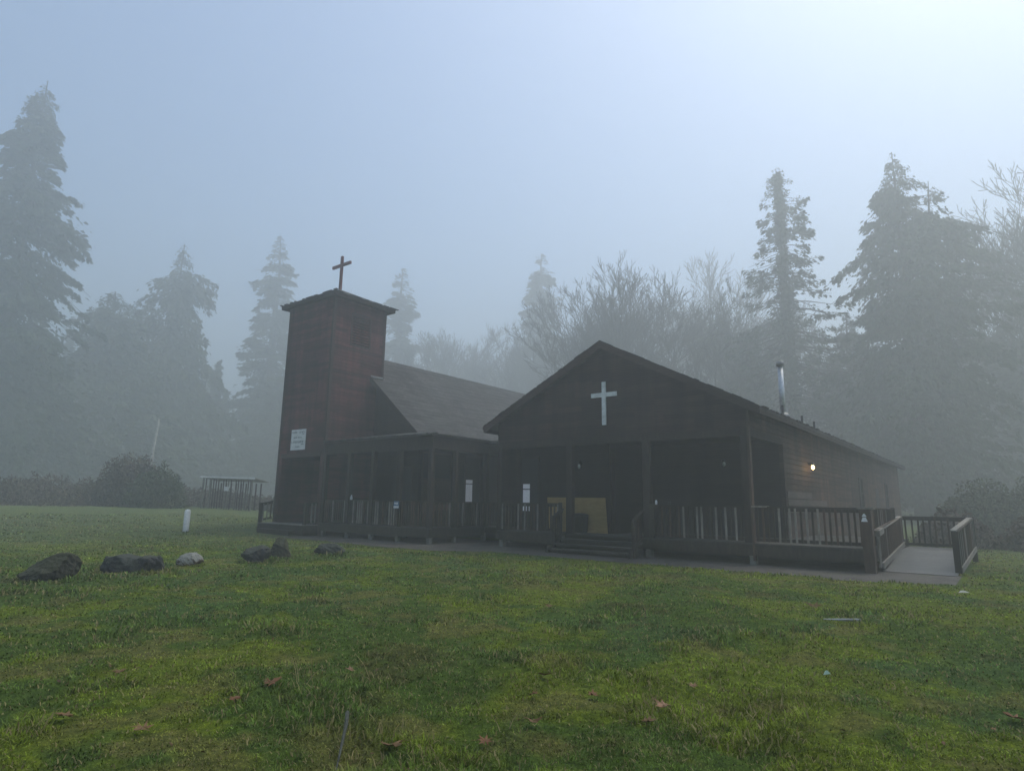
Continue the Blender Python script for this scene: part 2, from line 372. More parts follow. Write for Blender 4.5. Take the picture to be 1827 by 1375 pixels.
def grass():
    """short blades, moss sprigs and straws over the near lawn"""
    n = 860000
    u = rng.random(n)
    d = 2.3 * (44 / 2.3) ** (u ** 1.08)             # ~1/d^2 density per area
    a = np.radians(rng.uniform(-58, 58, n)) + YAW
    x = -np.sin(a) * d; y = np.cos(a) * d
    cl = vn(x, y, .22, 21) * .6 + vn(x, y, .07, 22) * .4
    keep = (rng.random(n) < .25 + 1.1 * sstep(.3, .65, cl)) & ~on_path(x, y)
    x, y, d, cl = x[keep], y[keep], d[keep], cl[keep]; n0 = len(x)
    for bx, by, br_ in ((-14.66, 4.3, .5), (-15.3, 5.75, .45), (-14.9, 6.35, .45), (-15.55, 7.42, .27), (-15.35, 9.0, .38), (-15.95, 10.05, .3), (-15.9, 11.65, .44), (-28.62, 13.3, .14), (-1.1, 19.4, .12)):
        k = 900 if br_ > .2 else 200; a2 = rng.uniform(0, 6.28, k); r2 = br_ * rng.uniform(.75, 1.35, k)
        x = np.r_[x, bx + np.cos(a2) * r2]; y = np.r_[y, by + np.sin(a2) * r2 * .8]
    d = np.hypot(x, y); n = len(x)
    z = ground_z(x, y)
    tuft = sstep(.62, .8, vn(x, y, .8, 23))         # taller tufts
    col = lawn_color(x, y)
    mossy = np.clip((col[:, 0] / col[:, 1] - .75) * 4, 0, 1)
    h = (.014 + .022 * rng.random(n)) * (1 + 1.2 * tuft) * (1 - .35 * mossy) * (1 + .02 * d)
    wd = (.0022 + .0016 * rng.random(n)) * np.maximum(1, d / 3.2)
    h[n0:] *= 1.9
    straw = rng.random(n) < .09
    h[straw] *= 1.4
    az = rng.uniform(0, 2 * np.pi, n); lean = rng.uniform(.35, 1.5, n)
    dx = np.cos(az) * np.sin(lean); dy = np.sin(az) * np.sin(lean); dz = np.cos(lean)
    px, py = -np.sin(az + rng.normal(0, .5, n)), np.cos(az)
    P = np.c_[x, y, z - .004]; D = np.c_[dx, dy, dz] * h[:, None]; S = np.c_[px, py, np.zeros(n)] * wd[:, None]
    mid = P + D * .55 + np.c_[np.zeros(n), np.zeros(n), h * .10]
    V = np.stack([P - S, P + S, mid + S * .7, P + D - np.c_[np.zeros(n), np.zeros(n), h * .10 * lean], mid - S * .7], 1).reshape(-1, 3)
    b = np.arange(n) * 5
    F = np.concatenate([np.c_[b, b + 1, b + 2, b + 4], np.c_[b + 4, b + 2, b + 3, b + 3]])
    F4 = np.c_[b, b + 1, b + 2, b + 4]; F3 = np.c_[b + 4, b + 2, b + 3]
    T = np.concatenate([F4[:, [0, 1, 2]], F4[:, [0, 2, 3]], F3])
    bri = (rng.uniform(.5, 1.7, n) * (.6 + .9 * vn(x, y, .11, 31)) * (.75 + .5 * vn(x, y, .4, 32)))[:, None]
    c = col * bri * np.array((1.12, 1.1, 1.0)); c[straw] = np.array((.26, .22, .10)) * rng.uniform(.6, 1.2, (straw.sum(), 1))
    C = np.repeat(c, 5, 0)
    m, nt, b_ = node_mat('grass_blades', (.1, .14, .04), .7); b_.inputs['Specular IOR Level'].default_value = .12
    at = nt.nodes.new('ShaderNodeAttribute'); at.attribute_name = 'Col'; nt.links.new(at.outputs[0], b_.inputs['Base Color'])
    tr = nt.nodes.new('ShaderNodeBsdfTranslucent'); nt.links.new(at.outputs[0], tr.inputs[0])
    ms = nt.nodes.new('ShaderNodeMixShader'); ms.inputs[0].default_value = .3
    nt.links.new(b_.outputs[0], ms.inputs[1]); nt.links.new(tr.outputs[0], ms.inputs[2]); nt.links.new(ms.outputs[0], nt.nodes['Material Output'].inputs[0])
    o = np_obj('grass', V, T, m, attr=C)
    tag(o, 'short wet grass and yellow green moss over the whole lawn', 'grass', kind='stuff')
grass()

# gravel path along the decks
mb = MB()
front = [(x, path_front(x)) for x in np.linspace(-30.2, -1.05, 90)]
back = [(x, 21.0 if x < -3 else 19.6) for x in np.linspace(-30.2, -1.05, 90)]
for (a, b), (c, d) in zip(zip(front[:-1], front[1:]), zip(back[:-1], back[1:])):
    js = [(.10 * (vn(p[0], p[1], .2, 5) - .5)) for p in (a, b)]
    mb.add([(a[0], a[1] + js[0], .012), (b[0], b[1] + js[1], .012), (d[0], d[1], .012), (c[0], c[1], .012)], [(0, 1, 2, 3)])
m, nt, b_ = node_mat('wet_gravel', (.08, .075, .065), .8)
v1 = nt.nodes.new('ShaderNodeTexVoronoi'); v1.inputs['Scale'].default_value = 45
tc = nt.nodes.new('ShaderNodeTexCoord'); nt.links.new(tc.outputs['Object'], v1.inputs['Vector'])
n1 = noise(nt, 1.3, 5)
c_ = ramp(nt, n1, [(.35, (.065, .060, .054)), (.55, (.105, .096, .085)), (.7, (.085, .09, .06))])
c_ = mix(nt, 1, c_, ramp(nt, v1.outputs['Color'], [(0, (.55, .55, .55)), (1, (1.4, 1.35, 1.3))]), 'MULTIPLY')
nt.links.new(c_, b_.inputs['Base Color']); bump(nt, b_, v1.outputs['Distance'], .02, .8)
tag(mb.build('path', m), kind='structure')

# ------------------------------------------------------------------ hall
HX0, HX1, HY0, HY1 = -15.0, -5.7, 18.28, 50.0
RX, RZ, SL = -10.33, 7.02, .512          # ridge x, ridge height, slope
hall = empty('church_hall', (-10.3, HY0, 0), 'long brown wooden hall with white cross on its gable and a covered front porch', 'church hall')
def hr(x): return RZ - SL * abs(x - RX)
mb = MB()
OV = .36; ex0, ex1 = -15.42, -5.24
roof_slab(mb, [(ex0, HY0 - OV, hr(ex0)), (RX, HY0 - OV, RZ), (RX, HY1 + .4, RZ), (ex0, HY1 + .4, hr(ex0))][::-1], .10, 0)
roof_slab(mb, [(RX, HY0 - OV, RZ), (ex1, HY0 - OV, hr(ex1)), (ex1, HY1 + .4, hr(ex1)), (RX, HY1 + .4, RZ)][::-1], .10, 0)
o = mb.build('roof', MAT['shingle'], hall); add_uv(o, 1, 2.2)
mb = MB()                                       # rake boards, ridge cap, eave boards
yb = HY0 - OV - .02
for xe in (ex0, ex1):
    mb.beam((RX, yb, RZ - .13), (xe, yb, hr(xe) - .13), .045, .20)
    mb.beam((RX, yb - .025, RZ - .03), (xe, yb - .025, hr(xe) - .03), .03, .07)
    pass
mb.build('rake_board', MAT['fascia'], hall)
for xe in (ex0, ex1): MB().box(xe - .02, xe + .02, HY0 - OV, HY1, hr(xe) - .22, hr(xe) - .09).build('eave_board', MAT['timber'], hall)
for k in range(44):                             # rafter tails under the right eave
    y = HY0 + .2 + k * .72
    MB().beam((ex1 + .01, y, hr(ex1) - .18), (HX1 - .02, y, hr(HX1) - .18), .06, .14).build('rafter_tail', MAT['timber'], hall)
# ragged shingle edge along rake: small uneven tabs
mb = MB()
for xe, sgn in ((ex0, -1), (ex1, 1)):
    x = RX
    while abs(x - RX) < abs(xe - RX) - .1:
        l = random.uniform(.12, .3); x2 = x + sgn * l; t = random.uniform(.008, .035)
        mb.beam((x, yb - .02, hr(x) + t / 2 + .004), (x2, yb - .02, hr(x2) + t / 2 + .004), random.uniform(.06, .12), t); x = x2 + sgn * random.uniform(0, .05)
y = HY0
while y < HY1 - .3:
    l = random.uniform(.2, .5); t = random.uniform(.01, .05)
    mb.box(ex1 - .05, ex1 + random.uniform(.0, .05), y, y + l, hr(ex1) - .01, hr(ex1) + t); y += l + random.uniform(0, .3)
mb.build('shingle_edge', MAT['shingle'], hall)
# walls
mb = MB()
mb.prism([(HX0, 3.84), (HX1, 3.84), (HX1, hr(HX1) - .1), (RX, RZ - .1), (HX0, hr(HX0) - .1)], 1, HY0 + .03, HY0 + .15)
laps(mb, 'y', HY0 + .03, -1, 3.84, RZ - .12, lambda z: max(HX0, RX - (RZ - .12 - z) / SL), lambda z: min(HX1, RX + (RZ - .12 - z) / SL))
o = mb.build('gable_wall', MAT['siding'], hall)
mb = MB()
mb.box(HX1 - .12, HX1, 21.8, HY1, .2, 4.42); laps(mb, 'x', HX1, 1, .3, 4.42, lambda z: 21.8, lambda z: HY1, holes=[(35, 36, 1.6, 3.1), (40, 41, .6, 2.7), (43.4, 44.4, 1.6, 3.1)])
mb.box(HX1 - .12, HX1, HY0 + .15, 21.8, 3.84, 4.42); laps(mb, 'x', HX1, 1, 3.84, 4.42, lambda z: HY0 + .13, lambda z: 21.8)
mb.build('side_wall', MAT['siding_sunlit'], hall)
mb = MB(); mb.box(HX0, HX0 + .12, HY0 + .15, HY1, .2, 4.5); laps(mb, 'x', HX0, -1, .3, 4.5, lambda z: HY0, lambda z: HY1)
mb.prism([(HX0, .2), (HX1, .2), (HX1, hr(HX1) - .1), (RX, RZ - .1), (HX0, hr(HX0) - .1)], 1, HY1 - .15, HY1)
mb.build('back_wall', MAT['siding'], hall)
mb = MB()                                       # recessed front walls under the gable
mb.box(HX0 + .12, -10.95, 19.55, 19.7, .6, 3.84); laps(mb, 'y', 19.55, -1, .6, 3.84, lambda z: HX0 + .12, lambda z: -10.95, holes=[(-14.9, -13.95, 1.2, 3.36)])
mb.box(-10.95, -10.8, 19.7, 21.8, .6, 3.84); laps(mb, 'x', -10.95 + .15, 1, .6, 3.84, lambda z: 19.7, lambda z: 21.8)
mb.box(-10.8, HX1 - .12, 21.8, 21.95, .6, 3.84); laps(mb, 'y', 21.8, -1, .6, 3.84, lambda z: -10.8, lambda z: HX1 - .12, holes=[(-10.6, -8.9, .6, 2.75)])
mb.build('porch_wall', MAT['siding_shaded'], hall)
MB().box(HX0 + .12, HX1 - .12, HY0 + .15, 21.8, 3.80, 3.84).build('porch_ceiling', MAT['siding_shaded'], hall)
mb = MB(); mb.box(HX0, HX1 + .02, HY0 - .02, HY0 + .16, 3.60, 3.84); mb.box(HX1 - .14, HX1 + .03, HY0 + .16, 21.8, 3.62, 3.84)
mb.build('porch_beam', MAT['timber'], hall)
for x, wd_, mt in ((-14.9, .16, 'timber'), (-11.82, .24, 'timber'), (-8.93, .24, 'timber'), (-5.83, .19, 'timber')):
    MB().box(x - wd_ / 2, x + wd_ / 2, HY0 + .0, HY0 + .18, .6, 3.6).build('porch_post', MAT[mt], hall)
mb = MB().box(HX1 - .01, HX1 + .045, HY0 - .05, HY0 + .12, .12, 4.36); mb.build('corner_board', MAT['rail_red'], hall)
MB().box(HX1 + .0, HX1 + .035, 21.75, 21.87, .6, 3.62).build('corner_board', MAT['siding_sunlit'], hall)
# double door
dr = MB().box(-10.6, -8.9, 21.82, 21.9, .6, 2.75).build('door', MAT['door'], hall)
MB().box(-9.80, -9.76, 21.79, 21.83, 1.5, 1.75).box(-9.72, -9.68, 21.79, 21.83, 1.5, 1.75).build('handle', MAT['dark_metal'], dr)
# front window; its glowing lower panels stand for daylight seen through
def window(parent, plane, pos, sign, a0, a1, z0, z1, glow=None, frame='timber', bars=1):
    mb = MB()
    def B(mb, a, b, za, zb, o0, o1):
        o0, o1 = sorted((pos + sign * o0, pos + sign * o1))
        return mb.box(a, b, o0, o1, za, zb) if plane == 'y' else mb.box(o0, o1, a, b, za, zb)
    t = .07
    B(mb, a0, a0 + t, z0, z1, .001, .055); B(mb, a1 - t, a1, z0, z1, .001, .055)
    B(mb, a0 + t, a1 - t, z0, z0 + t, .001, .06); B(mb, a0 + t, a1 - t, z1 - t, z1, .001, .055)
    for k in range(bars):
        zz = z0 + (z1 - z0) * (k + 1) / (bars + 1); B(mb, a0 + t, a1 - t, zz - .02, zz + .02, .013, .035)
    f = mb.build('window', MAT[frame], parent)
    B(MB(), a0 + t, a1 - t, z0 + t, z1 - t, .002, .010).build('pane', MAT['glass'], f)
    if glow:
        c0, c1, cz0, cz1 = glow
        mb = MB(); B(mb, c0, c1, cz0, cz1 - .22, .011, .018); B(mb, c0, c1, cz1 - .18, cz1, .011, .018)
        mb.build('daylight_panel', MAT['daylight_glow'], f)
    return f
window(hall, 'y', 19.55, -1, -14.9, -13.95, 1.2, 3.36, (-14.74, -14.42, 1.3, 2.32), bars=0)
window(hall, 'x', HX1, 1, 35, 36, 1.6, 3.1)
window(hall, 'x', HX1, 1, 43.4, 44.4, 1.6, 3.1)
MB().box(HX1 - .08, HX1 + .02, 40, 41, .6, 2.7).build('side_door', MAT['door'], hall)
# unpainted lower boards on the side wall
MB().box(HX1 + .03, HX1 + .05, 21.95, 25.9, 1.42, 1.62).box(HX1 + .03, HX1 + .05, 21.95, 27.6, 1.66, 1.86).box(HX1 + .03, HX1 + .05, 21.95, 25.2, 1.9, 2.12).build('bare_board', MAT['bare'], hall)
# decks
deck = MB()
def planks(mb, x0, x1, y0, y1, z, across='y', w_=.14, t=.035, gap=.008):
    if across == 'y':
        y = y0
        while y < y1 - .02: mb.box(x0, x1, y, min(y + w_ - gap, y1), z - t, z + random.uniform(-.003, .003)); y += w_
    else:
        x = x0
        while x < x1 - .02: mb.box(x, min(x + w_ - gap, x1), y0, y1, z - t, z + random.uniform(-.003, .003)); x += w_
planks(deck, HX0, -2.8, HY0 - .05, 21.8, .6)
planks(deck, HX1, -2.8, 21.8, 26, .6)
deck.build('porch_floor', MAT['deck'], hall)
mb = MB()
for a, b in ((-14.86, -12.15), (-8.98, -2.82)): mb.box(a, b, HY0 - .03, HY0 + .02, .26, .56)
mb.box(-2.86, -2.81, HY0 + .02, 26, .26, .56)
mb.box(-14.9, -2.9, HY0 + .5, HY0 + .6, .2, .52)
mb.build('deck_skirt', MAT['rail'], hall)
for x in (-14.8, -12.2, -8.9, -5.75, -2.9):
    MB().box(x - .09, x + .09, HY0 + .03, HY0 + .21, -.05, .56).build('pier', MAT['concrete'], hall)
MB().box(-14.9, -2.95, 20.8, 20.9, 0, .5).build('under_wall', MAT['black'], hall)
# front steps
st = MB()
for k, z in enumerate((.45, .30, .15)):
    y1 = HY0 - .05 - .3 * k; st.box(-12.1, -9.06, y1 - .31, y1 - .005, z - .045, z); st.box(-12.06, -9.1, y1 - .05, y1 - .02, z - .15, z - .046)
st.box(-12.12, -12.06, HY0 - .95, HY0 - .05, -.02, .25).box(-9.1, -9.04, HY0 - .95, HY0 - .05, -.02, .25)
st.build('front_steps', MAT['deck'], hall)

def railing(parent, a, b, zb0, zb1, h=1.0, name='railing', n=None, greys=.12, cap=True, posts=(1, 1), mat='rail', post_w=.1, cap_mat=None, post_mat=None, gap_h=.1):
    """a,b = (x,y); zb = floor height at each end"""
    a = Vector((*a, 0)); b = Vector((*b, 0)); L = (b - a).length
    Z = lambda t, o: a.lerp(b, t) + Vector((0, 0, zb0 + (zb1 - zb0) * t + o))
    mb = MB(); mb.beam(Z(0, h - .07), Z(1, h - .07), .04, .09); mb.beam(Z(0, gap_h), Z(1, gap_h), .04, .09)
    if cap: mb.beam(Z(0, h - .005), Z(1, h - .005), .13, .035)
    rl = mb.build(name, MAT[mat], parent)
    for i, t in enumerate((0, 1)):
        if posts[i]:
            p = Z(t, 0); MB().box(p.x - post_w / 2, p.x + post_w / 2, p.y - post_w / 2, p.y + post_w / 2, p.z - .35, p.z + h + .03).build('post', MAT[post_mat or mat], rl)
    n = n or int(L / .14)
    d = (b - a).normalized()
    nrm = Vector((d.y, -d.x, 0)) * .035
    for k in range(n):
        t = (k + .5 + random.uniform(-.08, .08)) / n; off = nrm
        mt = MAT['rail_grey'] if random.random() < greys else (MAT['rail_red'] if random.random() < .35 else MAT[mat])
        MB().beam(Z(t, .05) + off, Z(t, h - .03) + off + d * random.uniform(-.008, .008), .042, .05, up=d).build('baluster', mt, rl)
    return rl
Yr = HY0 + .04
railing(hall, (-14.8, Yr), (-12.2, Yr), .6, .6, posts=(0, 1), greys=.35)
railing(hall, (-8.78, Yr), (-5.95, Yr), .6, .6, posts=(1, 0), greys=.28, post_w=.14)
railing(hall, (-5.62, Yr), (-2.92, Yr), .6, .6, posts=(0, 0), greys=.3)
railing(hall, (-2.85, Yr + .35), (-2.85, 23.0), .6, .6, posts=(0, 1))
# stair hand rails
railing(hall, (-9.02, HY0 - .1), (-9.02, HY0 - .72), .5, .2, h=.92, n=4, posts=(0, 1), post_w=.1)
railing(hall, (-12.02, HY0 - .1), (-12.02, HY0 - .6), .5, .25, h=.92, n=3, posts=(0, 1), post_w=.1)
# newel at the deck corner
MB().box(-2.98, -2.74, HY0 - .06, HY0 + .2, -.03, 1.58).build('corner_newel', MAT['rail_red'], hall)
MB().box(-3.04, -2.68, HY0 - .10, HY0 + .24, 1.583, 1.625).build('newel_cap', MAT['rail_grey'], hall)
MB().box(-5.68, -5.28, HY0 - .10, HY0 + .22, 1.583, 1.625).build('rail_cap', MAT['rail_grey'], hall)
# chimney flue and vents
cx, cy = -6.65, 25.9
ch = MB().tube([(cx, cy, hr(cx) - .2), (cx, cy, hr(cx) + 2.05)], [.105, .105], 20).build('stove_pipe', MAT['steel'], hall, smooth=True)
MB().tube([(cx, cy, hr(cx) - .12), (cx, cy, hr(cx) + .14)], [.3, .17], 20)  .build('flashing', MAT['dull_metal'], ch, smooth=True)
MB().tube([(cx, cy, hr(cx) + 2.02), (cx, cy, hr(cx) + 2.06), (cx, cy, hr(cx) + 2.2), (cx, cy, hr(cx) + 2.22)], [.11, .16, .16, .12], 16).build('pipe_cap', MAT['dull_metal'], ch, smooth=True)
for x, y, h in ((-6.35, 24.7, .42), (-6.2, 26.9, .34), (-6.0, 28.0, .32)):
    MB().tube([(x, y, hr(x) - .1), (x, y, hr(x) + h)], [.045, .045], 10).build('vent_pipe', MAT['dark_metal'], hall)

# white cross on the gable
def cross(name, c, h, w_, t, zc, mat, label, depth=.05):
    e = empty(name, c, label, 'cross')
    x, y, z = c
    MB().box(x - t / 2, x + t / 2, y - depth, y, z, z + h).build('upright', mat, e)
    MB().box(x - w_ / 2, x - t / 2 - .001, y - depth, y - .004, zc - t / 2, zc + t / 2).box(x + t / 2 + .001, x + w_ / 2, y - depth, y - .004, zc - t / 2, zc + t / 2).build('crossbar', mat, e)
cross('wall_cross', (-10.38, HY0 - .03, 4.21), 1.47, .98, .145, 5.235, MAT['cross_white'], 'large white painted cross fixed to the brown hall gable')

# ------------------------------------------------------------------ chapel
TX0, TX1, TY0, TY1 = -27.95, -24.25, 17.1, 20.2
NX0, NX1, NYF, NY1 = -31.25, -20.92, 19.85, 41.0
NRX, NRZ, NSL = -26.08, 9.16, .835
PZ = 4.2                                   # porch roof edge height
chapel = empty('chapel', (-24.2, TY0, 0), 'dark red brown wooden chapel with square bell tower and wrap around porch', 'chapel')
mb = MB()
ho = [(-27.65, -24.55, .5, 3.55)]
mb.box(TX0, -27.65, TY0, TY0 + .12, .1, 3.55).box(-24.55, TX1, TY0, TY0 + .12, .1, 3.55).box(TX0, TX1, TY0, TY0 + .12, 3.55, 11.15).box(-27.65, -24.55, TY0, TY0 + .12, .1, .5)
laps(mb, 'y', TY0, -1, .1, 11.15, lambda z: TX0, lambda z: TX1, holes=ho)
mb.box(TX1 - .12, TX1, TY0 + .12, TY1, .1, 11.15); laps(mb, 'x', TX1, 1, .1, 11.15, lambda z: TY0, lambda z: TY1, holes=[(18.1, 19.3, 8.95, 10.6)])
mb.box(TX0, TX0 + .12, TY0 + .12, TY1, .1, 11.15); laps(mb, 'x', TX0, -1, .1, 11.15, lambda z: TY0, lambda z: TY1)
mb.box(TX0 + .12, TX1 - .12, TY1 - .12, TY1, .1, 11.15); laps(mb, 'y', TY1, 1, .1, 11.15, lambda z: TX0, lambda z: TX1)
mb.build('tower_wall', MAT['siding_red'], chapel)
mb = MB()
for x, y in ((TX0, TY0), (TX1, TY0), (TX1, TY1), (TX0, TY1)):
    sx = -1 if x == TX0 else 1; sy = -1 if y == TY0 else 1
    mb.box(*sorted((x - sx * .09, x + sx * .035)), *sorted((y + sy * .028, y + sy * .045)), .1, 11.12)
    mb.box(*sorted((x + sx * .028, x + sx * .045)), *sorted((y - sy * .09, y + sy * .027)), .1, 11.12)
mb.build('corner_board', MAT['fascia'], chapel)
# belfry louvre on the side face
lv = MB().box(TX1 - .02, TX1 + .04, 18.08, 18.16, 8.95, 10.62).box(TX1 - .02, TX1 + .04, 19.24, 19.32, 8.95, 10.62).box(TX1 - .02, TX1 + .04, 18.16, 19.24, 10.54, 10.62).box(TX1 - .02, TX1 + .05, 18.16, 19.24, 8.95, 9.02).build('belfry_louvre', MAT['fascia'], chapel)
mb = MB()
for k in range(11):
    z = 9.06 + k * .135; mb.beam((TX1 - .0, 18.17, z), (TX1 - .0, 19.23, z), .09, .015, up=(-.6, 0, 1))
mb.build('slat', MAT['siding_shaded'], lv)
# vestibule
mb = MB(); mb.box(-27.83, -24.37, 19.4, 19.5, .5, 3.7).box(-27.83, -24.37, TY0 + .12, 19.4, 3.6, 3.68).box(-27.83, -24.37, TY0 + .12, 19.4, .42, .5)
mb.build('vestibule', MAT['siding_shaded'], chapel)
vd = MB().box(-26.95, -25.15, 19.34, 19.4, .5, 2.75).build('door', MAT['door'], chapel)
MB().box(-26.09, -26.05, 19.29, 19.34, 1.4, 1.65).build('handle', MAT['dark_metal'], vd)
MB().box(-27.7, -24.5, TY0 - .05, TY0 - .027, 3.55, 3.75).build('lintel', MAT['fascia'], chapel)
# tower roof
ov = .36; e0x, e1x, e0y, e1y = TX0 - ov, TX1 + ov, TY0 - ov, TY1 + ov
ap = ((TX0 + TX1) / 2, (TY0 + TY1) / 2, 12.3); ez = 11.3
mb = MB(); cs = [(e0x, e0y, ez), (e1x, e0y, ez), (e1x, e1y, ez), (e0x, e1y, ez)]
lo = [(x, y, z - .05) for x, y, z in cs]
mb.add(cs + [ap] + lo, [(0, 1, 4), (1, 2, 4), (2, 3, 4), (3, 0, 4), (5, 6, 1, 0), (6, 7, 2, 1), (7, 8, 3, 2), (8, 5, 0, 3), (8, 7, 6, 5)])
for k in range(60):                         # uneven shingle tabs on the eaves
    t = random.random(); s_ = random.randrange(4); a, b = Vector(cs[s_]), Vector(cs[(s_ + 1) % 4]); p = a.lerp(b, t); q = p + (b - a).normalized() * random.uniform(.1, .3)
    inw = (Vector(ap) - p); inw.z = 0; inw.normalize(); mb.beam(p + inw * .03 + Vector((0, 0, .02)), q + inw * .03 + Vector((0, 0, .02)), .12, .03)
o = mb.build('tower_roof', MAT['shingle'], chapel); add_uv(o, 0, 3)
mb = MB()
mb.box(e0x + .02, e1x - .02, e0y + .02, e0y + .06, ez - .2, ez - .05).box(e0x + .02, e1x - .02, e1y - .06, e1y - .02, ez - .2, ez - .05)
mb.box(e1x - .06, e1x - .02, e0y + .06, e1y - .06, ez - .2, ez - .05).box(e0x + .02, e0x + .06, e0y + .06, e1y - .06, ez - .2, ez - .05)
mb.box(e0x + .06, e1x - .06, e0y + .06, e1y - .06, ez - .09, ez - .055)
mb.build('tower_fascia', MAT['timber'], chapel)
# front platform of the tower
mb = MB(); planks(mb, -28.0, -24.3, 16.3, 17.07, .5); mb.build('tower_landing', MAT['rail_grey'], chapel)
MB().box(-28.0, -24.3, 16.33, 16.37, .05, .46).box(-28.0, -27.96, 16.37, 17.05, .05, .46).box(-24.34, -24.3, 16.37, 17.05, .05, .46).box(-27.5, -24.9, 15.98, 16.3, .2, .25).box(-27.5, -24.9, 16.0, 16.04, -.02, .199).build('tower_steps', MAT['timber'], chapel)
railing(chapel, (-27.98, 16.4), (-27.98, 17.0), .5, .62, h=.88, n=3, posts=(1, 0), greys=.7, post_w=.13, mat='rail')
railing(chapel, (-24.36, 16.4), (-24.36, 17.0), .5, .56, h=.92, n=3, posts=(1, 0), greys=.3, post_w=.12)
# nave
def nr(x): return NRZ - NSL * abs(x - NRX)
nex = -20.6; nexl = 2 * NRX - nex; RK = 19.46
mb = MB()
roof_slab(mb, [(nexl, RK, nr(nexl)), (NRX, RK, NRZ), (NRX, NY1 + .4, NRZ), (nexl, NY1 + .4, nr(nexl))][::-1], .12, 0)
roof_slab(mb, [(NRX, RK, NRZ), (nex, RK, nr(nex)), (nex, NY1 + .4, nr(nex)), (NRX, NY1 + .4, NRZ)][::-1], .12, 0)
o = mb.build('nave_roof', MAT['shingle'], chapel); add_uv(o, 1, 1.55)
for xe, xs in ((nex, TX1 + .03), (nexl, TX0 - .03)): MB().beam((xs, RK - .03, nr(xs) - .12), (xe, RK - .03, nr(xe) - .12), .05, .22).build('nave_rake', MAT['timber'], chapel)
mb = MB(); mb.prism([(NX0, .2), (NX1, .2), (NX1, nr(NX1) - .13), (NRX, NRZ - .13), (NX0, nr(NX0) - .13)], 1, NYF, NYF + .12)
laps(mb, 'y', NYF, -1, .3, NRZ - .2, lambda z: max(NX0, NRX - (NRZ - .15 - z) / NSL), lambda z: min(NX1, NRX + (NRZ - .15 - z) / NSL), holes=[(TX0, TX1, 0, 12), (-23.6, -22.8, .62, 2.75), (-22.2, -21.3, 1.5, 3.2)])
mb.build('nave_gable', MAT['siding_shaded'], chapel)
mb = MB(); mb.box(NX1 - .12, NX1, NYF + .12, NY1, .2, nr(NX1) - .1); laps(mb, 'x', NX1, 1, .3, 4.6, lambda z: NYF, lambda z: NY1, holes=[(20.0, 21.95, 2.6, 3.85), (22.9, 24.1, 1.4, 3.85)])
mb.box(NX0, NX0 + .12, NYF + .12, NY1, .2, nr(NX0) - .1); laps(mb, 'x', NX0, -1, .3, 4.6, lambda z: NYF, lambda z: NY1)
mb.build('nave_wall', MAT['siding_shaded'], chapel)
MB().box(NX1 + .03, NX1 + .045, 20.0, 21.95, 1.2, 2.58).build('lower_panel', MAT['rail_red'], chapel)
window(chapel, 'x', NX1, 1, 20.0, 21.95, 2.6, 3.85, bars=0, frame='fascia')
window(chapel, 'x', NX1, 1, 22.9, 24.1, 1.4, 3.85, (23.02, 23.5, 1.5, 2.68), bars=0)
window(chapel, 'y', NYF, -1, -22.2, -21.3, 1.5, 3.2)
MB().box(-23.6, -22.8, NYF - .0, NYF + .04, .62, 2.75).build('porch_door', MAT['door'], chapel)
MB().box(TX1 + .03, TX1 + .05, 19.44, 20.2, nr(TX1) + .0, nr(TX1) + .06).box(TX1 + .05, TX1 + .18, 19.44, 20.2, nr(TX1) - .07, nr(TX1) - .045)  .build('flashing', MAT['dull_metal'], chapel)
# porch roof
PX1, PY0 = -17.28, 17.0
mb = MB(); pt = .07
A = (TX1 + .03, PY0, PZ); B = (PX1, PY0, PZ); C_ = (nex - .05, NYF - .32, 4.72); D = (TX1 + .03, NYF, 4.72)
roof_slab(mb, [A, B, (nex - .2, NYF - .05, 4.72), D], pt, 0)
roof_slab(mb, [B, (PX1, 20.5, PZ), (nex - .2, 20.5, 4.72), (nex - .2, NYF - .05, 4.72)], pt, 0)
roof_slab(mb, [(nex - .2, 20.5, 4.72), (PX1, 20.5, PZ), (-15.3, 20.5, PZ - .05), (-15.3, 26.0, 4.32), (nex - .2, 26.0, 4.74)], pt, 0)
for k in range(110):                        # uneven roofing edge
    if random.random() < .6: x = random.uniform(TX1, PX1); mb.box(x, x + random.uniform(.1, .3), PY0 - random.uniform(0, .04), PY0 + .1, PZ - .02, PZ + random.uniform(.01, .03))
    else: y = random.uniform(PY0, 20.4); mb.box(PX1 - .1, PX1 + random.uniform(0, .04), y, y + random.uniform(.1, .3), PZ - .02, PZ + random.uniform(.01, .03))
o = mb.build('porch_roof', MAT['shingle'], chapel); add_uv(o, 0, 1)
mb = MB()
mb.box(TX1 + .05, PX1 - .06, PY0 + .12, PY0 + .22, 3.62, PZ - .075); mb.box(PX1 - .16, PX1 - .06, PY0 + .22, 20.5, 3.62, PZ - .075); mb.box(PX1 - .06, -15.2, 20.5, 20.6, 3.62, PZ - .13)
mb.build('porch_beam', MAT['timber'], chapel)
MB().box(TX1 + .05, PX1 - .16, PY0 + .22, NYF - .03, 3.98, 4.0).box(-20.85, -15.3, NYF - .03, 25.9, 3.98, 4.0).build('porch_ceiling', MAT['siding_shaded'], chapel)
for x in (-22.4, -20.83, -19.2, -17.42):
    MB().box(x - .09, x + .09, 17.08, 17.26, .6, 3.62).build('porch_post', MAT['timber'], chapel)
for y in (18.55, 20.45): MB().box(-17.5, -17.33, y - .09, y + .09, .6, 3.62).build('porch_post', MAT['timber'], chapel)
MB().box(TX1 + .05, TX1 + .19, 17.08, 17.26, .6, 3.62).build('porch_post', MAT['timber'], chapel)
mb = MB(); planks(mb, TX1 + .03, -17.3, 17.05, NYF - .03, .6); planks(mb, -20.85, -17.3, NYF - .03, 26, .6); planks(mb, -17.3, -15.02, 20.3, 26, .6)
mb.build('porch_floor', MAT['deck'], chapel)
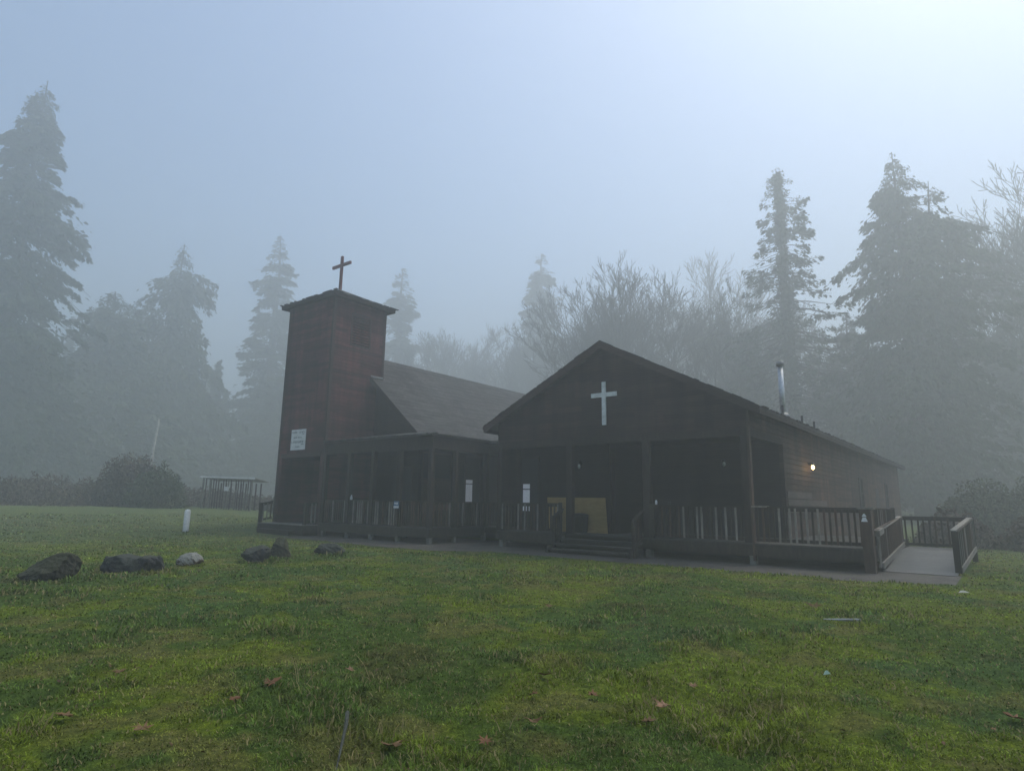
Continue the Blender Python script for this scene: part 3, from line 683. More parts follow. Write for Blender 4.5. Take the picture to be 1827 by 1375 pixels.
MB().box(TX1 + .05, -17.33, 17.07, 17.12, .24, .56).box(-17.38, -17.33, 17.12, 20.3, .24, .56).box(-17.33, -15.1, 20.32, 20.37, .36, .56).build('deck_skirt', MAT['rail'], chapel)
for x in (-24.1, -22.4, -20.83, -19.2, -17.42): MB().box(x - .08, x + .08, 17.14, 17.3, -.05, .56).build('pier', MAT['concrete'], chapel)
for y in (18.55, 20.35): MB().box(-17.5, -17.34, y - .08, y + .08, -.05, .56).build('pier', MAT['concrete'], chapel)
MB().box(-16.2, -16.05, 20.4, 20.55, -.05, .56).build('pier', MAT['concrete'], chapel)
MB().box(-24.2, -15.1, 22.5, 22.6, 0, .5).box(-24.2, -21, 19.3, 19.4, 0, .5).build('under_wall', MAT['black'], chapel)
yy = 17.16
for a, b, g in ((-24.0, -22.5, .2), (-22.3, -20.93, .45), (-20.73, -19.3, .45), (-19.1, -17.52, .25)): railing(chapel, (a, yy), (b, yy), .6, .6, h=1.0, greys=g, posts=(0, 0), n=int((b - a) / .13))
railing(chapel, (-17.42, 17.27), (-17.42, 18.45), .6, .6, posts=(0, 0)); railing(chapel, (-17.42, 18.65), (-17.42, 20.35), .6, .6, posts=(0, 0))
railing(chapel, (-17.32, 20.42), (-15.05, 20.42), .6, .6, posts=(0, 0), greys=.2)
cz = 12.22
cross('roof_cross', (ap[0], ap[1] + .04, cz - .06), 1.95, 1.5, .145, 13.62, MAT['red_cross'], 'tall plain red cross standing on the bell tower roof', .10)

# ------------------------------------------------------------------ ramp
rp = empty('wheelchair_ramp', (-2.0, 19.4, 0), 'grey wooden wheelchair ramp with railings at the end of the hall porch', 'ramp')
mb = MB()
y = 19.0
while y < 24.9:
    z0 = .03 + .36 * max(0, min(1, (y - 19.0) / 4.5)); z1 = .03 + .36 * max(0, min(1, (y + .135 - 19.0) / 4.5))
    mb.add([(-2.72, y, z0), (-1.12, y, z0), (-1.12, y + .135, z1), (-2.72, y + .135, z1), (-2.72, y, z0 - .04), (-1.12, y, z0 - .04), (-1.12, y + .135, z1 - .04), (-2.72, y + .135, z1 - .04)],
           [(0, 1, 2, 3), (7, 6, 5, 4), (0, 4, 5, 1), (1, 5, 6, 2), (2, 6, 7, 3), (3, 7, 4, 0)]); y += .150
mb.build('ramp_floor', MAT['ramp'], rp)
railing(rp, (-2.74, 18.62), (-2.80, 21.1), .06, .22, h=.98, mat='rail_red', cap_mat='rail_grey', posts=(0, 1), greys=.25, gap_h=.12)
railing(rp, (-2.80, 21.2), (-2.86, 24.6), .23, .38, h=.98, mat='rail_red', posts=(0, 1), greys=.1, gap_h=.12)
railing(rp, (-1.12, 19.52), (-.95, 24.6), .06, .38, h=.98, mat='rail', posts=(1, 1), greys=.2, post_w=.14, n=22, gap_h=.14)
railing(rp, (-2.80, 24.68), (-.98, 24.68), .38, .38, h=.98, mat='rail', posts=(0, 0), greys=.15, n=11)
for a, b, z0, z1 in (((-2.70, 18.6), (-2.72, 19.5), .98, 1.04), ((-2.74, 19.7), (-2.84, 24.4), 1.08, 1.36), ((-1.15, 19.5), (-.98, 24.4), 1.08, 1.36), ((-2.66, 18.9), (-2.79, 24.5), .17, .48), ((-1.06, 19.6), (-.90, 24.5), .12, .44)):
    MB().beam((a[0], a[1], z0), (b[0], b[1], z1), .05 if z0 < .5 else .13, .14 if z0 < .5 or a[1] == 18.6 else .035).build('hand_board' if z0 > .5 else 'kerb_board', MAT['rail_grey'], rp)

# ------------------------------------------------------------------ small things about the porch
def glyphs(mb, x0, x1, z, h, y, n, seed):
    """a line of short strokes: lettering too worn to read"""
    r_ = random.Random(seed); w_ = (x1 - x0) / n
    for k in range(n):
        a = x0 + k * w_; 
        if r_.random() < .9: mb.box(a + w_ * .12, a + w_ * .34, y - .004, y, z, z + h)
        q = r_.random(); zz = z + (h * .4 if q < .5 else (0 if q < .75 else h * .78))
        mb.box(a + w_ * .34, a + w_ * .66, y - .004, y, zz, zz + h * .2)
        if r_.random() < .6: mb.box(a + w_ * .66, a + w_ * .84, y - .004, y, z, z + h * r_.uniform(.5, 1))
sg = empty('notice_board', (-26.35, TY0 - .03, 3.9), 'white notice sign with dark lettering on the bell tower front', 'sign')
ys = TY0 - .03
MB().box(-26.93, -25.77, ys - .03, ys, 3.90, 4.88).build('panel', MAT['white'], sg)
mb = MB(); yg = ys - .032
glyphs(mb, -26.86, -26.42, 4.70, .09, yg, 5, 1); glyphs(mb, -26.32, -25.85, 4.70, .09, yg, 6, 2); glyphs(mb, -26.02, -25.86, 4.62, .05, yg, 3, 3)
glyphs(mb, -26.72, -26.05, 4.46, .07, yg, 9, 4); glyphs(mb, -26.88, -25.86, 4.23, .11, yg, 12, 5); glyphs(mb, -26.1, -25.86, 4.14, .05, yg, 4, 6); glyphs(mb, -26.55, -26.15, 4.01, .08, yg, 4, 7)
mb.build('lettering', MAT['ink'], sg)
sb = empty('railing_sign', (-19.15, 17.0, 1.4), 'small blue and white sign hung on the chapel porch railing', 'sign')
MB().box(-19.28, -18.99, 17.0, 17.02, 1.30, 1.59).build('panel', MAT['blue'], sb)
MB().box(-19.28, -18.99, 16.992, 16.998, 1.32, 1.40).box(-19.24, -19.15, 16.992, 16.998, 1.47, 1.53).box(-19.12, -19.05, 16.992, 16.998, 1.45, 1.54).build('lettering', MAT['white'], sb)
sb = empty('newel_sign', (-2.86, HY0 - .07, 1.4), 'small white triangle decal on the corner post beside the ramp', 'sign')
yn = HY0 - .075
MB().prism([(-2.97, 1.27), (-2.82, 1.27), (-2.86, 1.38), (-2.93, 1.38)], 1, yn, yn + .012).prism([(-2.95, 1.395), (-2.84, 1.395), (-2.88, 1.47), (-2.91, 1.47)], 1, yn, yn + .012).build('decal', MAT['white'], sb)
def wall_light(x, y, z, sign_axis, lit, label):
    e = empty('wall_light', (x, y, z), label, 'wall lamp')
    nx, ny = sign_axis
    MB().tube([(x, y, z + .1), (x + nx * .1, y + ny * .1, z + .14)], [.05, .03], 10).build('bracket', MAT['dark_metal'], e)
    cx_, cy_ = x + nx * .14, y + ny * .14
    MB().tube([(cx_, cy_, z + .17), (cx_, cy_, z + .13), (cx_, cy_, z + .06)], [.02, .06, .07], 12).build('shade', MAT['dark_metal'], e)
    g = MB().tube([(cx_, cy_, z + .06), (cx_, cy_, z + .02), (cx_, cy_, z - .06), (cx_, cy_, z - .10)], [.03, .05, .05, .02], 12).build('bulb', MAT['bulb'] if lit else MAT['cross_white'], e, smooth=True)
    if lit:
        l = bpy.data.lights.new('lamp_glow', 'POINT'); l.energy = 9; l.color = (1, .66, .32); l.shadow_soft_size = .05
        lo_ = bpy.data.objects.new('lamp_glow', l); COL.objects.link(lo_); lo_.location = (nx * .3, ny * .3, -.02); lo_.parent = e
wall_light(HX1 + .03, 25.1, 3.08, (1, 0), True, 'lit warm yellow wall lamp on the hall side wall')
wall_light(-7.6, 21.75, 3.05, (0, -1), False, 'unlit pale wall lamp at the back of the hall porch')
wall_light(-12.08, 19.5, 2.95, (0, -1), False, 'small unlit wall lamp above the plywood sheet')
pw = MB().beam((-13.38, 19.3, 1.21), (-10.94, 19.3, 1.21), 1.22, .018, up=(0, 1, .12)).build('plywood_sheet', MAT['plywood'])
tag(pw, 'pale plywood sheet stood on edge against the hall porch wall', 'plywood')
bn = empty('waste_bin', (-11.86, 18.95, .6), 'dark wheeled bin standing before the plywood sheet', 'bin')
MB().prism([(-12.12, .63), (-11.62, .63), (-11.58, 1.18), (-12.16, 1.18)], 1, 18.75, 19.15).build('body', MAT['black'], bn)
MB().prism([(-12.18, 1.182), (-11.56, 1.182), (-11.60, 1.24), (-11.75, 1.28), (-12.0, 1.28), (-12.14, 1.24)], 1, 18.72, 19.18).build('lid', MAT['black'], bn)
for x in (-12.08, -11.66): MB().tube([(x - .02, 19.1, .68), (x + .02, 19.1, .68)], [.07, .07], 12).build('wheel', MAT['dark_metal'], bn)
cup = MB().tube([(-8.62, HY0 + .04, 1.615), (-8.62, HY0 + .04, 1.63), (-8.62, HY0 + .04, 1.72), (-8.62, HY0 + .04, 1.74), (-8.62, HY0 + .04, 1.755)], [.030, .035, .035, .024, .024], 14).build('white_cup', MAT['white'], smooth=True)
tag(cup, 'small white lidded cup standing on the hall porch rail', 'cup')
fg = MB().tube([(-22.2, 17.16, 1.615), (-22.2, 17.16, 1.66), (-22.2, 17.16, 1.72), (-22.19, 17.16, 1.79), (-22.18, 17.16, 1.83)], [.045, .055, .05, .028, .012], 12).build('rail_figurine', MAT['cross_white'], smooth=True)
tag(fg, 'little pale figurine standing on the chapel porch rail', 'figurine')

# ------------------------------------------------------------------ field: boulders, posts, shed
def rock_mat(name, c1, c2, mossc, amt, dark=(.02, .02, .021)):
    m, nt, b = node_mat(name, c1, .85)
    n = noise(nt, 4, 8, rough=.7); n2 = noise(nt, 14, 6, rough=.7)
    c = ramp(nt, n, [(.3, dark), (.5, c1), (.72, c2)])
    c = mix(nt, .7, c, ramp(nt, n2, [(.35, (.4, .4, .4)), (.68, (2.1, 2.1, 2.0))]), 'MULTIPLY')
    g = nt.nodes.new('ShaderNodeNewGeometry'); s = nt.nodes.new('ShaderNodeSeparateXYZ'); nt.links.new(g.outputs['Normal'], s.inputs[0])
    mz = nd(nt, 'ShaderNodeMath', operation='MULTIPLY_ADD'); nt.links.new(s.outputs[2], mz.inputs[0]); mz.inputs[1].default_value = .5; nt.links.new(noise(nt, 3, 6, rough=.7), mz.inputs[2])
    c = mix(nt, ramp(nt, mz.outputs[0], [(.66 - amt * .25, (0, 0, 0)), (.78 - amt * .25, (amt, amt, amt))]), c, mossc)
    nt.links.new(c, b.inputs['Base Color']); 
    ad = nd(nt, 'ShaderNodeMath', operation='ADD'); nt.links.new(n, ad.inputs[0]); nt.links.new(n2, ad.inputs[1]); bump(nt, b, ad.outputs[0], .04, .9)
    return m
RM = [rock_mat('dark_boulder', (.040, .040, .044), (.085, .08, .08), (.075, .085, .05), .35), rock_mat('mossy_boulder', (.045, .040, .032), (.09, .082, .062), (.075, .078, .040), .6),
      rock_mat('pale_boulder', (.10, .060, .048), (.17, .13, .10), (.30, .31, .28), .75)]
def rock(loc, size, rot, seed, mat, label, shear=0, cuts=14, top=0, tilt=0, sub=5, sink=.1, flat=0):
    r_ = np.random.default_rng(seed)
    bm = bmesh.new(); bmesh.ops.create_icosphere(bm, subdivisions=sub, radius=1)
    V = np.array([v.co[:] for v in bm.verts])
    for k in range(cuts):
        n = r_.normal(size=3); n[2] *= .7; n /= np.linalg.norm(n); d = r_.uniform(.55, .85)
        o_ = V @ n - d; V -= np.where(o_ > 0, o_, 0)[:, None] * n * .96
    nz = (vn(V[:, 0] * 3 + V[:, 2] * 2, V[:, 1] * 3 - V[:, 2], 1, seed % 7) - .5) * .16 + (vn(V[:, 0] * 9 + V[:, 2] * 5, V[:, 1] * 9 + V[:, 2] * 4, 1, seed % 5) - .5) * .11 + (vn(V[:, 0] * 21 + V[:, 2] * 9, V[:, 1] * 19 + V[:, 2] * 13, 1, 2) - .5) * .07
    V *= (1 + nz)[:, None]
    if flat:
        tz = flat + .10 * np.sin(V[:, 0] * 5 + .6) ** 2 - .16 * np.exp(-((V[:, 0] - .12) / .13) ** 2); o_ = V[:, 2] - tz; V[:, 2] -= np.where(o_ > 0, o_, 0) * .88; V[:, 2] *= 1.25
    if top: V[:, 2] *= 1 + top * V[:, 0]
    V[:, 0] += shear * V[:, 2]
    V = V * np.array(size) / 2
    c, s = math.cos(tilt), math.sin(tilt); V = np.c_[V[:, 0] * c - V[:, 2] * s, V[:, 1], V[:, 0] * s + V[:, 2] * c]
    c, s = math.cos(rot), math.sin(rot); V = np.c_[V[:, 0] * c - V[:, 1] * s, V[:, 0] * s + V[:, 1] * c, V[:, 2]]
    V[:, 2] -= V[:, 2].min() + size[2] * sink
    for v, p in zip(bm.verts, V): v.co = p
    me = bpy.data.meshes.new('boulder'); bm.to_mesh(me); bm.free(); me.materials.append(mat)
    me.polygons.foreach_set('use_smooth', np.ones(len(me.polygons), bool))
    o = bpy.data.objects.new('boulder', me); COL.objects.link(o); o.location = (loc[0], loc[1], gz(*loc))
    tag(o, label, 'boulder', 'boulders in a row across the lawn'); return o
vr = math.atan2(rr.y, rr.x)
rock((-14.66, 4.30), (1.30, .62, .50), vr - .05, 11, RM[1], 'long mossy boulder tapering to a dark low end, leftmost of the row', top=.34, tilt=.26, cuts=7, sink=.2)
rock((-15.10, 6.06), (1.40, .72, .66), vr + .08, 25, RM[0], 'large dark blocky boulder with a flat notched top, biggest of the row', cuts=9, sink=.2, flat=.42)
rock((-15.55, 7.42), (.60, .5, .46), vr, 37, RM[2], 'small round reddish boulder with a whitish patch on top', cuts=7, sink=.15)
rock((-15.35, 9.0), (.88, .6, .52), vr + .1, 41, RM[0], 'low flat topped dark boulder beside a leaning pointed one', cuts=12, sink=.18)
rock((-15.95, 10.05), (.70, .45, .66), vr, 44, RM[1], 'pointed leaning boulder with a pale sloping top', top=.3, tilt=.5, cuts=9, sink=.15)
rock((-15.9, 11.65), (1.02, .6, .44), vr + .1, 57, RM[0], 'low dark boulder nearest the chapel porch at the row end', cuts=10, sink=.2)

wp = MB().tube([(0, 0, -.1), (0, 0, .2), (0, 0, .9), (.0, 0, .97), (0, 0, 1.0)], [.125, .125, .125, .10, .03], 18).build('marker_post', MAT['white'], smooth=True)
wp.location = (-28.62, 13.3, gz(-28.62, 13.3)); tag(wp, 'short round white marker post standing in the grass', 'post')
sn = MB().tube([(-53.5, 21.4, .5), (-53.45, 21.5, 3), (-53.4, 21.55, 5.6), (-53.3, 21.66, 7.2), (-53.3, 21.66, 7.8)], [.14, .13, .12, .10, .06], 9).build('dead_snag', MAT['snag'])
tag(sn, 'pale broken dead tree trunk rising from the green shrubs', 'dead tree')

shed = empty('slatted_shed', (-46.5, 24.5, .6), 'small grey slatted shed with a white notice, beyond the lawn', 'shed')
a = Vector((-47.95, 23.35, 0)); b = Vector((-45.2, 25.6, 0)); dd = (b - a).normalized(); nn = Vector((dd.y, -dd.x, 0))
zg = gz(-46.5, 24.5)
mb = MB()
for k in range(19):
    t = (k + .5) / 19; p = a.lerp(b, t); hgt = 2.62 - .12 * t
    if k % 5 != 1: mb.beam(p + Vector((0, 0, zg - .1)), p + Vector((0, 0, zg + hgt - .35)), .085, .02, up=nn)
back_ = -nn * 2.4
for k in range(9): p = a.lerp(b, (k + .5) / 9) + back_; mb.beam(p + Vector((0, 0, zg - .1)), p + Vector((0, 0, zg + 2.0)), .12, .02, up=nn)
mb.build('slat_wall', MAT['fascia'], shed)
for p, mt in ((a - dd * .1, 'rail_grey'), (a + dd * .42, 'rail_grey'), (b + dd * .02, 'rail_grey')):
    q = p + nn * .05; MB().beam(q + Vector((0, 0, zg - .1)), q + Vector((0, 0, zg + 2.35)), .1, .1, up=nn).build('post', MAT[mt], shed)
for k in (8, 9, 12, 16, 17): q = a.lerp(b, (k + .5) / 19) + nn * .03; MB().beam(q + Vector((0, 0, zg + .05)), q + Vector((0, 0, zg + random.uniform(.6, 2.2))), .06, .02, up=nn).build('batten', MAT['rail_grey'], shed)
e1 = [a - dd * .3 + nn * .3, b + dd * .3 + nn * .3, b + dd * .3 + back_ * 1.1, a - dd * .3 + back_ * 1.1]
roof_slab(mb := MB(), [(*e1[0].xy, zg + 2.42), (*e1[1].xy, zg + 2.36), (*e1[2].xy, zg + 2.15), (*e1[3].xy, zg + 2.2)], .05, 0)
mb.build('shed_roof', MAT['rail_grey'], shed)
MB().beam((*e1[0].xy, zg + 2.38), (*e1[1].xy, zg + 2.32), .03, .13).build('roof_trim', MAT['white'], shed)
q = a.lerp(b, .47) + nn * .06; MB().beam(q + Vector((0, 0, zg + 1.35)), q + Vector((0, 0, zg + 1.68)), .36, .02, up=nn).build('notice', MAT['white'], shed)

# ------------------------------------------------------------------ trees
def leaf_mat(name, c1, c2):
    m, nt, b = node_mat(name, c1, .75)
    at = nt.nodes.new('ShaderNodeAttribute'); at.attribute_name = 'Col'
    nt.links.new(mix(nt, 1, ramp(nt, noise(nt, .6, 3), [(.3, c1), (.7, c2)]), at.outputs[0], 'MULTIPLY'), b.inputs['Base Color'])
    return m
NEED = leaf_mat('conifer_needles', (.030, .048, .026), (.052, .070, .034))
CEDAR = leaf_mat('cedar_needles', (.036, .052, .028), (.062, .078, .038))
BUSH = leaf_mat('shrub_leaves', (.070, .090, .045), (.110, .110, .060))
BARK = plain('tree_bark', (.060, .052, .046), .95, .35, 3, b_amt=.03)
TWIG = plain('bare_twigs', (.060, .054, .046), .95, .3, 3)

def sprays(P, A, B, tone):
    """diamond shaped sprays: centres P, half axes A (long) and B (short)"""
    n = len(P); droop = np.zeros_like(P); droop[:, 2] = -np.linalg.norm(A, axis=1) * .35
    V = np.stack([P - A, P + B, P + A + droop, P - B], 1).reshape(-1, 3)
    b = np.arange(n) * 4
    return V, np.c_[b, b + 1, b + 2, b + 3], np.repeat(tone[:, None] * np.ones(3), 4, 0)

def conifer_mesh(name, h, r, seed, prof, nbr=150, up=.15, droop=.5, per=60, gap=.25, zb=.06, spray=.34, tips=False, trunk_r=None, hang=.4, two=None, width=.30, ivy=0, airy=.3, cut=.8):
    g = np.random.default_rng(seed)
    P_, A_, B_, T_ = [], [], [], []
    mb = MB(); tr = trunk_r or h * .014
    wob = [(g.normal(0, .004) * h, g.normal(0, .004) * h) for _ in range(7)]
    def axis(z):
        t = np.clip(z / h, 0, 1) * 6; i = np.minimum(t.astype(int) if hasattr(t, 'astype') else int(t), 5); f = t - i
        w_ = np.array(wob); return w_[i] * (1 - f)[..., None] + w_[i + 1] * f[..., None] if hasattr(f, 'shape') and np.ndim(f) else w_[i] * (1 - f) + w_[i + 1] * f
    tops = [(0, 0, h)]
    zs = [0, .17, .33, .5, .67, .83, 1]
    mb.tube([(axis(z * h)[0], axis(z * h)[1], z * h) for z in zs], [tr * (1.25 - 1.2 * z) if z else tr * 1.5 for z in zs], 7)
    if two:                                     # a second leader
        dx, dy, h2, z2 = two; mb.tube([(0, 0, z2), (dx * .7, dy * .7, z2 + (h2 - z2) * .3), (dx, dy, h2)], [tr * .6, tr * .5, .03], 6)
    lob = g.random(16)
    for k in range(nbr):
        t = 1 - (1 - zb) * g.random() ** .85 if g.random() < .5 else zb + (1 - zb) * g.random()
        cx_, cy_, hh = 0, 0, h
        if two and g.random() < .38: cx_, cy_, hh = two[0], two[1], two[2]
        z = t * hh
        if (cx_ or cy_) and z < two[3]: cx_ = cy_ = 0
        az = g.uniform(0, 2 * np.pi)
        L = r * prof(t) * (.55 + .5 * g.random() + .12 * g.random() ** 4) * (1 - gap + 2 * gap * lob[(int(az / (2 * np.pi) * 4) + int(t * 5) * 4) % 16])
        if L < .12: L = .12
        ax_ = axis(np.array([z]))[0]
        o_ = np.array([cx_ + ax_[0], cy_ + ax_[1], z]); dr = np.array([np.cos(az), np.sin(az), 0.]); sd_ = np.array([-dr[1], dr[0], 0.])
        u_ = up * g.uniform(.6, 1.4); dr_ = droop * g.uniform(.6, 1.4)
        f = lambda s: o_ + dr * L * s[..., None] + np.array([0, 0, 1.]) * (L * (u_ * s - dr_ * s * s + (.35 * s ** 4 if tips else 0)))[..., None]
        ss = np.array([0, .35, .7, 1.]); mb.tube([Vector(p) for p in f(ss)], [max(.03, L * .016), max(.025, L * .012), .022, .014], 3, cap=False)
        n = max(8, int(2.3 * per * L / r * (1.25 if t > .75 else 1)))
        s = (g.random(n) ** .65) if not tips else 1 - .45 * g.random(n) ** 1.5
        if tips: n_keep = g.random(n) < .8; s = s[n_keep]; n = len(s)
        lat = g.normal(0, 1, n) * width * L * (1.05 - s) + g.normal(0, .16, n)
        p = f(s) + sd_ * lat[:, None]; p[:, 2] += g.normal(0, .12, n) - np.abs(lat) * .25 - g.random(n) * hang * .5
        rel = np.sqrt((p[:, 0] - cx_) ** 2 + (p[:, 1] - cy_) ** 2) / (r * .6)
        nzv = vn(p[:, 0] + seed * 3, p[:, 2], 1.0, 3) + vn(p[:, 1], p[:, 2] + seed * 5, 1.0, 4) + .35 * vn(p[:, 0] - p[:, 1], p[:, 2], .4, 5)
        kp = (nzv > cut + .30 * np.clip(rel - .3, 0, 1)) & (g.random(n) > airy * max(0, t - .6) * 2.5)
        if kp.sum() < 2: continue
        p, lat = p[kp], lat[kp]; n = len(p)
        size = spray * .62 * g.uniform(.5, 1.4, n) * (.55 if t > .9 else 1)
        a_ = dr * g.uniform(.3, 1, (n, 1)) + sd_ * (np.sign(lat) * g.uniform(.2, 1, n))[:, None] + np.array([0, 0, -1.]) * g.uniform(0, hang * 2, (n, 1))
        a_ /= np.linalg.norm(a_, axis=1)[:, None]
        q = g.normal(size=(n, 3)) * np.array([1, 1, .45]); b_ = np.cross(a_, q); b_ /= np.linalg.norm(b_, axis=1)[:, None] + 1e-6
        P_.append(p); A_.append(a_ * size[:, None] * .75); B_.append(b_ * size[:, None] * g.uniform(.22, .5, (n, 1))); T_.append(g.uniform(.6, 1.45, n))
    if ivy:
        n = ivy; z = h * (.12 + .86 * g.random(n)); az = g.uniform(0, 6.28, n); rad = (np.abs(g.normal(0, .42, n)) * (1.35 - z / h) + .06) * (.4 + 1.4 * vn(z, az * 0, 1.3, 8))
        P_.append(np.c_[np.cos(az) * rad, np.sin(az) * rad, z]); a_ = g.normal(size=(n, 3)); a_ /= np.linalg.norm(a_, axis=1)[:, None]; b_ = np.cross(a_, g.normal(size=(n, 3))); b_ /= np.linalg.norm(b_, axis=1)[:, None]
        A_.append(a_ * .2); B_.append(b_ * .09); T_.append(g.uniform(.6, 1.4, n))
    V, F, Cc = sprays(np.concatenate(P_), np.concatenate(A_), np.concatenate(B_), np.concatenate(T_))
    return mb, V, F, Cc

PROTO = {}
def tree(kind, x, y, h, label, cat='conifer', rot=0, group='misty conifers around the church', r=None, name='conifer_tree'):
    pr = PROTO[kind]; s = h / pr['h']; e = bpy.data.objects.new(name, None); COL.objects.link(e); e.location = (x, y, gz(x, y) - .1)
    sx = s if r is None else r / pr['r']; e.scale = (sx, sx, s); e.rotation_euler = (0, 0, rot); tag(e, label, cat, group)
    for nm, me in pr['parts']:
        o = bpy.data.objects.new(nm, me); COL.objects.link(o); o.parent = e
    return e
def make_conifer(kind, mat=NEED, **k):
    mb, V, F, Cc = conifer_mesh(kind, **k)
    t = mb.build('trunk', BARK); c = np_obj('crown', V, F, mat, attr=Cc)
    PROTO[kind] = dict(h=k['h'], r=k['r'], parts=[('trunk', t.data), ('crown', c.data)])
    for o in (t, c): bpy.data.objects.remove(o)
cone = lambda p=.8: (lambda t: (1 - t) ** p * min(1, .35 + t * 4))
make_conifer('fir', h=30, r=5, seed=1, prof=cone(.62), nbr=300, up=.05, droop=.45, per=120, gap=.3, spray=.42, hang=.35)
make_conifer('fir2', h=30, r=5, seed=2, prof=cone(.75), nbr=280, up=.12, droop=.4, per=110, gap=.35, spray=.4, hang=.3)
make_conifer('cedar', CEDAR, h=25, r=6.5, seed=3, prof=cone(.62), nbr=420, up=.35, droop=.8, per=130, gap=.42, spray=.40, hang=.9)
make_conifer('cedar2', CEDAR, h=27, r=6, seed=4, airy=.75, prof=lambda t: min(.8, (1 - t) ** .6) * (.42 if t > .88 else 1) + .02, nbr=380, up=.30, droop=.85, per=120, gap=.45, spray=.40, hang=.9)
make_conifer('narrow', h=33, r=3.8, seed=5, prof=cone(.6), nbr=280, up=.05, droop=.35, per=90, gap=.35, spray=.42, hang=.3)
make_conifer('sparse', CEDAR, h=34, r=5.4, seed=6, prof=lambda t: (.30 + .70 * min(1, (1 - t) * 1.7)) * min(1, (1.02 - t) * 9), nbr=380, up=-.05, droop=.5, per=52, gap=.4, spray=.34, hang=.4, tips=True, trunk_r=.30, width=.16, ivy=8000, airy=0, cut=.7)
make_conifer('column', h=34, r=5, seed=15, prof=lambda t: min(1, (1 - t) * 3.0) ** .9 * (.92 + .14 * math.sin(t * 21)), nbr=420, up=.02, droop=.45, per=130, gap=.3, spray=.42, hang=.35)
make_conifer('twin', CEDAR, h=34, r=7.2, seed=8, prof=lambda t: min(1, (1 - t) * 2.5) ** .9, nbr=640, up=.22, droop=.5, per=130, gap=.35, spray=.42, hang=.7, two=(2.6, 1.9, 31.2, 14), trunk_r=.5)
make_conifer('broad', h=18, r=6.5, seed=9, prof=cone(.55), nbr=260, up=.1, droop=.35, per=150, gap=.3, spray=.42, hang=.3)

def bare_mesh(seed, h, spread=.5, splits=4, trunks=1, moss=False):
    g = random.Random(seed); mb = MB(); n_ = [0]
    leaves = []
    def grow(p, d, L, rad, lev):
        n_[0] += 1
        segs = 4 if lev < 3 else 3; pts = [p]; q = p.copy(); dd_ = d.copy()
        for i in range(segs):
            dd_ = (dd_ + Vector((g.gauss(0, .13), g.gauss(0, .13), g.gauss(.05, .08)))).normalized(); q = q + dd_ * L / segs; pts.append(q.copy())
        rads = [max(.020, rad * (1 - .5 * i / segs)) for i in range(segs + 1)]
        mb.tube(pts, rads, 5 if lev < 2 else 3, cap=False)
        if moss and lev >= 2: leaves.extend((pts[-1], pts[1]))
        if lev >= 6 or L < .35: return
        k = {0: 5, 1: 4, 2: 3, 3: 3}.get(lev, 2)
        for j in range(k):
            t = g.uniform(.3 if lev else .35, 1); i = min(int(t * segs), segs - 1); bp = pts[i].lerp(pts[i + 1], t * segs - i)
            sp = spread * g.uniform(.7, 1.3); az = g.uniform(0, 2 * math.pi); o_ = dd_.orthogonal().normalized(); o_.rotate(Matrix.Rotation(az, 3, dd_))
            nd_ = (dd_ * math.cos(sp) + o_ * math.sin(sp) + Vector((0, 0, .16))).normalized()
            grow(bp, nd_, L * g.uniform(.5, .72), rad * (.5 if lev else .42) * (1.15 - t * .4), lev + 1)
        grow(pts[-1], dd_, L * .6, rad * .5, lev + 1)
    for k in range(trunks):
        a_ = g.uniform(0, 6.28); grow(Vector((math.cos(a_) * .3 * k, math.sin(a_) * .3 * k, 0)), Vector((math.cos(a_) * .14 * (trunks > 1), math.sin(a_) * .14 * (trunks > 1), 1)).normalized(), h * .46, h * .013 + .06, 0)
    V = np.array(mb.v); top = V[:, 2].max(); V *= h / top; mb.v = [tuple(v) for v in V]
    return mb, h / top, leaves
def make_bare(kind, seed, h, spread=.5, trunks=1, moss=False):
    mb, s, lv_ = bare_mesh(seed, h, spread, trunks=trunks, moss=moss)
    nt_ = 4 * 5 if trunks == 1 else 4 * 5 * 1
    F = mb.f; nb = int(len(F) * 0) + 20
    tm = MB(); tm.v = mb.v; tm.f = F[:nb]; tm.m = [0] * nb; t = tm.build('trunk', TWIG)
    cm = MB(); cm.v = mb.v; cm.f = F[nb:]; cm.m = [0] * len(cm.f); c = cm.build('crown', TWIG)
    for o in (t, c):
        bm = bmesh.new(); bm.from_mesh(o.data); bmesh.ops.delete(bm, geom=[v for v in bm.verts if not v.link_faces], context='VERTS'); bm.to_mesh(o.data); bm.free()
    parts = [('trunk', t.data), ('crown', c.data)]
    if moss:
        g = np.random.default_rng(seed); P = np.array([tuple(v * s) for v in lv_]); P = P[g.random(len(P)) < .10]; P = np.repeat(P, 3, 0) + g.normal(0, .16, (len(P) * 3, 3)); n = len(P)
        a_ = g.normal(size=(n, 3)); a_ /= np.linalg.norm(a_, axis=1)[:, None]; b_ = np.cross(a_, g.normal(size=(n, 3))); b_ /= np.linalg.norm(b_, axis=1)[:, None]
        V, F4, Cc = sprays(P, a_ * .13, b_ * .06, g.uniform(.6, 1.3, n)); mo = np_obj('foliage', V, F4, BUSH, attr=Cc); parts.append(('foliage', mo.data)); bpy.data.objects.remove(mo)
    PROTO[kind] = dict(h=h, r=h * .25, parts=parts)
    for o in (t, c): bpy.data.objects.remove(o)
make_bare('alder', 31, 22, .42); make_bare('alder2', 32, 22, .5); make_bare('maple', 33, 22, .62, trunks=2); make_bare('mossy', 34, 20, .5, trunks=2, moss=True)

